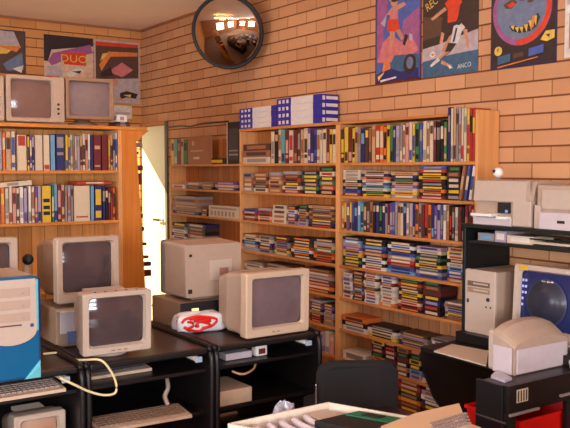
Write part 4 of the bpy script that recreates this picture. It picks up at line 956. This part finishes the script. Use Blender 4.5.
# blue chair at the right edge
t = thing('plastic_chair', 'pale lilac blue chair back at the lower right corner', 'chair', (6.32, -1.06, 0), (0, 0, math.radians(20)))
lb = mat('lilac_blue_plastic', (142,140,208), rough=.5, noise=.04)
p0 = on_x(560, 395, 6.3)
m = MB(); L0 = []
wq = .42
for z, w_, off in ((.42,.40,0),(.55,.44,.01),(.70,.44,.0),(.80,.40,-.015),(.835,.32,-.02)):
    L0.append([(off+.0, -w_/2, z), (off+.02-.03, -w_/4, z), (off-.015, w_/4, z), (off, w_/2, z), (off+.02, w_/2, z), (off+.006, w_/4, z), (off+.006, -w_/4, z), (off+.02, -w_/2, z)])
m.loft(L0, lb); m.build('backrest', t)
m = MB(); m.box((.0, -.21, .41), (.42, .21, .44), lb, bev=.012); m.build('seat', t)
for x_ in (.03, .39):
    for y_ in (-.19, .19): m = MB(); m.cyl((x_, y_, 0), (x_, y_*.95, .41), .012, chrome); m.build('leg', t)
CH = t
# ---------------------------------------------------------------- convex mirror
mc = on_y(227.5, 32, -.28)
t = thing('convex_mirror', 'round convex security mirror with a black rim high on the brick wall', 'mirror', mc)
fwd = (CAM - mc); fwd.normalize(); nrm = (fwd + Vector((.12, -.55, -.25))).normalized()
Mq = nrm.to_track_quat('Z', 'Y').to_matrix().to_4x4()
Rm = .5 * 72 / F * ((mc-CAM).dot(FW)) * 1.03
mir = mat('mirror_surface', (210,196,180), rough=.03, metal=1, noise=.01)
m = MB(); hM = .075; prof = [(max(1e-4, Rm*.95*k/12), .01 + hM*(1-(k/12)**2)) for k in range(12, -1, -1)]
m.loft([[(r*math.cos(2*PI*k/40), r*math.sin(2*PI*k/40), z) for k in range(40)] for r, z in prof], mir, Mq, True, True, True); m.build('mirror_face', t)
m = MB(); m.lathe([(Rm*.94, -.012), (Rm, -.008), (Rm*1.0, .014), (Rm*.955, .018), (Rm*.94, .012)], P('k'), Mq, 40); m.build('rim', t)
m = MB(); m.lathe([(1e-3, -.05), (Rm*.5, -.045), (Rm*.93, -.011)], P('k'), Mq, 40); m.build('back_shell', t)
m = MB(); bk = Mq @ Vector((0,0,-.05)); m.cyl(tuple(bk), (bk.x*.5, .279, bk.z), .014, P('k')); m.build('bracket', t)
# thin cable along the wall over the left bay
m = MB(); qq = lambda px, py: tuple(on_y(px, py, -.012)); m.tube([qq(168,127.5), qq(180,126), qq(190,126.5), qq(200,124), qq(212,122.5), qq(228,121.5)], .007, P('d')); tag(m.build('cable', None), 'thin brown cable drooping along the brick above the left bay', 'cable')
# ---------------------------------------------------------------- posters
def poster(label, corners, plane, bg, shapes, texts=(), border=None, cat='poster'):
    """corners: px of top-left and bottom-right; shapes in 0..1 (u right, v up)"""
    fn = on_y if plane == 'y' else on_x
    s_ = -.003 if plane == 'y' else .003
    a = fn(*corners[0], s_); b = fn(*corners[1], s_)
    c = (a+b)/2; W_ = abs((b-a).x if plane == 'y' else (b-a).y); H_ = a.z-b.z
    m = MB(); m.box((-W_/2, -.001, -H_/2), (W_/2, .001, H_/2), border or bg)
    if border: m.box((-W_*.475, -.0013, -H_*.48), (W_*.475, -.0009, H_*.48), bg)
    y = -.0016
    for mt, pts in shapes:
        m.prism([((u-.5)*W_, (v-.5)*H_) for u, v in pts], 'Y', y, y+.0005, mt); y -= .00025
    for body, size, u, v, mt, sq, ang in texts:
        M = Matrix.Translation(((u-.5)*W_, y-.0005, (v-.5)*H_)) @ Matrix.Rotation(ang, 4, 'Y') @ Matrix.Rotation(PI/2, 4, 'X'); m.text(body, size*H_, mt, M, .0002, 'CENTER', sq)
    o = m.build('poster', None, c, (0, 0, 0 if plane == 'y' else PI/2)); tag(o, label, cat, None); return o
def ell(cx, cy, rx, ry, n=28, a0=0, a1=2*PI): return [(cx+rx*math.cos(a0+(a1-a0)*k/n), cy+ry*math.sin(a0+(a1-a0)*k/n)) for k in range(n)]
def c_(n, c): return mat('print_'+n, c, rough=.4, noise=.18, scale=25)
sky = c_('blue', (72,92,158)); mag = c_('magenta', (150,84,130)); pk = c_('pink', (196,112,110)); nv = c_('navy', (40,44,100)); wh = c_('white', (208,200,190)); yl = c_('yellow', (214,178,80)); dk = c_('dark', (50,38,40)); rd = c_('red', (206,62,36)); gy = c_('greyblue', (104,116,140)); skin = c_('skin', (190,132,104)); tl = c_('teal', (58,92,120)); br_ = c_('brown', (86,60,48)); org = c_('orange', (212,120,60)); lt = c_('lightgrey', (176,160,160))
border_m = c_('border', (90,32,44))
def pxs(box, items):
    (ax, ay), (bx, by) = box
    return [(mt, [((x-ax)/(bx-ax), 1-(y-ay)/(by-ay)) for x, y in pts]) for mt, pts in items]
def pe(cx, cy, rx, ry, n=28, a0=0, a1=2*PI): return [(cx+rx*math.cos(a0+(a1-a0)*k/n), cy+ry*math.sin(a0+(a1-a0)*k/n)) for k in range(n)]
b1 = ((376, -28), (421, 79))
poster('blue and pink poster of a jumping figure, left of the football poster', b1[0:2], 'y', sky, pxs(b1,
 [(mag, [(378,-20),(389,-20),(388,10),(384,30),(388,52),(378,56)]), (mag, [(404,24),(419,14),(419,56),(400,52)]), (pk, [(378,58),(384,40),(392,34),(404,44),(412,40),(419,52),(410,58),(388,60)]),
  (yl, [(388,0),(408,0),(404,3),(391,3)]), (skin, pe(395,5,3.4,4)), (dk, pe(396,2.5,4,2.4)), (skin, [(387,15),(393,9),(405,7),(407,10),(398,13),(392,16)]), (pk, [(391,12),(399,13),(399,22),(391,21)]), (rd, [(389,20),(399,21),(401,32),(395,33),(388,31)]),
  (skin, [(391,31),(396,32),(395,44),(392,46)]), (skin, [(397,31),(401,31),(405,40),(402,41)]), (dk, [(406,36),(409,38),(406,47),(404,45)]), (lt, [(410,36),(413,38),(413,44),(410,42)]), (lt, [(382,22),(388,14),(386,26)]),
  (tl, [(396,54),(419,56),(419,74),(385,76)]), (nv, [(378,70),(390,64),(402,70),(419,68),(419,77),(378,77)]), (org, [(385,60),(391,56),(392,66),(384,68)]), (yl, [(379,72),(386,68),(385,70),(380,76)]), (dk, pe(411,64,6,9)), (gy, pe(411,63,3.2,5.5)), (wh, [(382,75.5),(398,73.6),(398,75.2),(382,77.4)])]), border=border_m)
b2 = ((423.5, -30), (478, 71))
poster('football poster with two players in red and in white', b2, 'y', dk, pxs(b2,
 [(lt, [(423.5,44),(440,42),(478,34),(478,52),(423.5,60)]), (tl, [(423.5,56),(452,53),(478,52),(478,71),(423.5,71)]), (br_, [(424,14),(444,18),(442,34),(424,36)]),
  (skin, [(432,17),(446,9),(448,12),(434,19)]), (rd, [(446,6),(452,1),(460,1),(463,8),(461,10),(458,24),(449,24),(449,12)]), (skin, pe(455.5,-1,3.2,3.6)), (dk, [(448,24),(459,24),(456,34),(451,38),(446,32)]), (skin, [(443,31),(446,33),(444,42),(441,41)]), (skin, [(451,36),(455,34),(446,50),(443,48)]),
  (wh, [(455,28),(462,26),(466,31),(463,34),(459,44),(452,42)]), (nv, [(457,30),(459,30),(456,42),(454,42)]), (dk, pe(460,25,2.8,3)), (skin, [(464,32),(468,33),(470,48),(468,50)]), (dk, [(450,42),(458,44),(453,50),(445,55)]), (skin, [(447,50),(452,50),(438,58),(434,58)]), (wh, [(440,54),(442,57),(433,62),(432,60)]), (skin, [(444,57),(454,63),(453,65),(443,60)]), (wh, [(449,61),(455,65),(452,66)]), (wh, pe(434.5,50.5,3,3)), (rd, [(433,50),(436,50),(435,52)])]),
 [('REC', .11, .2, .635, yl, .8, -.45), ('ANCO', .058, .78, .045, wh, .95, -.05)])
b3 = ((492, -34), (556.5, 62))
poster('dark poster with a grinning blue face in a pink ring', b3, 'y', dk, pxs(b3,
 [(mag, pe(523,11,29,32,36)), (rd, pe(523,11,28.5,31.5,24,-PI/2,PI/2+.3)), (gy, pe(522.5,10,24.5,27.5,36)), (br_, [(505,4),(514,0),(519,4),(513,9),(507,8)]), (rd, [(508,5),(514,3),(518,6),(512,8)]), (br_, [(528,6),(536,-4),(543,-4),(540,3),(532,7)]), (rd, [(530,5),(537,-1),(541,-1),(538,3)]),
  (nv, [(520,3),(525,4),(528,-2),(526,-6),(523,0)]), (dk, [(511,24),(515,24),(522,27),(531,24),(539,17),(541,21),(538,29),(531,32),(521,32),(514,29)])] +
 [(yl, [(512.5+4.4*k, y0), (516.4+4.4*k, y0-.3), (515.5+4.4*k, y0+h0)]) for k, (y0, h0) in enumerate(((24.5,4),(26.5,5),(27,5.5),(25.5,7),(22.5,9),(19.5,9)))] +
 [(org, [(534,20),(536.5,19.5),(535,29),(532,30)]), (yl, pe(500.5,45.5,4,4.2)), (tl, [(500,51),(513,49),(513,56),(500,58)]), (sky, [(531,47),(545,45),(545,52),(531,54)]), (br_, [(516,50),(526,49),(526,53),(516,54)]), (yl, [(542,41),(547,34),(555,34),(555,41),(548,43)]), (dk, [(547,37),(551,37),(550,40)]), (org, [(500,60),(540,55),(540,56),(500,61)])]), [('8', .045, .13, .165, dk, .9, 0)], border=c_('darkblue', (44,38,70)))
poster('pale poster edge at the far right of the brick wall', ((566, -30), (610, 52)), 'y', wh, [(pk, [(.1,.1),(.9,.1),(.9,.5),(.1,.5)]), (lt, [(.05,.6),(.95,.6),(.95,.9),(.05,.9)])])
poster('grey, yellow and brown poster at the upper left edge', ((-22, 27), (26, 74)), 'x', br_,
 [(lt, [(.03,.97),(.75,.97),(.9,.6),(.03,.6)]), (yl, [(.03,.62),(.82,.66),(.6,.45),(.03,.38)]), (org, [(.3,.62),(.9,.64),(.8,.5)]), (gy, [(.5,.2),(.92,.5),(.95,.1),(.6,.05)]), (wh, [(.7,.1),(.95,.2),(.9,.02)])], border=c_('navyb', (60,48,70)))
poster('poster with a purple banner and yellow letters behind the monitors', ((43.5, 34), (93.5, 90)), 'x', c_('cream', (206,170,140)),
 [(dk, [(.0,1),(1,1),(1,.85),(.15,.72),(.08,.5),(0,.5)]), (mag, [(.08,.5),(.18,.66),(.95,.88),(1,.72),(.45,.55),(.15,.42)]), (rd, [(.35,.68),(.85,.72),(.85,.46),(.4,.46)]), (lt, [(.05,.1),(.4,.1),(.35,.42),(.05,.4)]), (wh, [(.45,.3),(.7,.42),(.8,.36),(.5,.2)]), (sky, [(.6,.16),(.9,.24),(.85,.1)]), (rd, [(.02,.2),(.3,.2),(.3,.22),(.02,.22)]), (dk, [(.55,.33),(.75,.36),(.72,.3)])], [('DUO', .2, .6, .51, yl, 1.2, -.0)])
poster('orange and brown crowded poster nearest the room corner', ((94, 39), (140, 104)), 'x', lt,
 [(br_, [(.03,.97),(.97,.97),(.97,.42),(.03,.36)]), (rd, [(.03,.97),(.97,.97),(.97,.92),(.03,.9)]), (org, [(.1,.6),(.3,.82),(.95,.84),(.95,.78),(.35,.74),(.15,.5)]), (yl, [(.12,.66),(.18,.78),(.3,.8),(.22,.72)]), (pk, [(.3,.5),(.6,.66),(.85,.55),(.6,.42)]), (dk, [(.12,.46),(.35,.58),(.4,.44),(.15,.4)]), (skin, [(.35,.36),(.5,.4),(.5,.28),(.35,.26)]), (dk, [(.55,.16),(.7,.2),(.95,.16),(.9,.08),(.7,.1),(.55,.06)]), (yl, [(.62,.13),(.8,.15),(.78,.1)]), (org, [(.5,.05),(.56,.1),(.6,.04)])])
poster('small white notice low on the left wall beneath the orange poster', ((113, 105), (132, 119)), 'x', wh, [(lt, [(.1,.3),(.9,.3),(.9,.5),(.1,.5)])])
# ---------------------------------------------------------------- light
sc = bpy.context.scene
w = bpy.data.worlds.new('World'); sc.world = w; w.use_nodes = True
bg = w.node_tree.nodes['Background']; bg.inputs['Color'].default_value = (1.0, .96, .84, 1); bg.inputs['Strength'].default_value = 1.6
def area(loc, rot, sx, sy, e, col):
    l = bpy.data.lights.new('daylight', 'AREA'); l.shape = 'RECTANGLE'; l.size = sx; l.size_y = sy; l.energy = e; l.color = col
    o = bpy.data.objects.new('daylight', l); C.objects.link(o); o.location = loc; o.rotation_euler = rot; return o
for a, b in wy:
    for k in range(3): area((RX+.04, (a+b)/2, wz0+.25+k*.43), (0, PI/2, 0), .22, b-a-.1, 40, (.88, .93, 1))
for a, b in wx: area(((a+b)/2, RY-.02, (wz0+wz1)/2), (PI/2, 0, 0), b-a, wz1-wz0, 84, (.88, .93, 1))
s = bpy.data.lights.new('sun', 'SUN'); s.energy = 11; s.angle = .01; s.color = (1, .86, .58)
o = bpy.data.objects.new('sun', s); C.objects.link(o); d_ = Vector((.62, .70, -.50)); o.rotation_euler = d_.to_track_quat('-Z', 'Y').to_euler(); o.location = (-3, -4, 5)
# ---------------------------------------------------------------- camera
cam = bpy.data.cameras.new('camera'); co = bpy.data.objects.new('camera', cam); C.objects.link(co)
cam.sensor_width = 36; cam.lens = F*36/570; cam.clip_start = .05
co.location = CAM; co.rotation_euler = FW.to_track_quat('-Z', 'Y').to_euler()
sc.camera = co
sc.view_settings.view_transform = 'Standard'; sc.view_settings.look = 'None'; sc.view_settings.gamma = 1; sc.view_settings.use_curve_mapping = False
sc.view_settings.exposure = 0.36
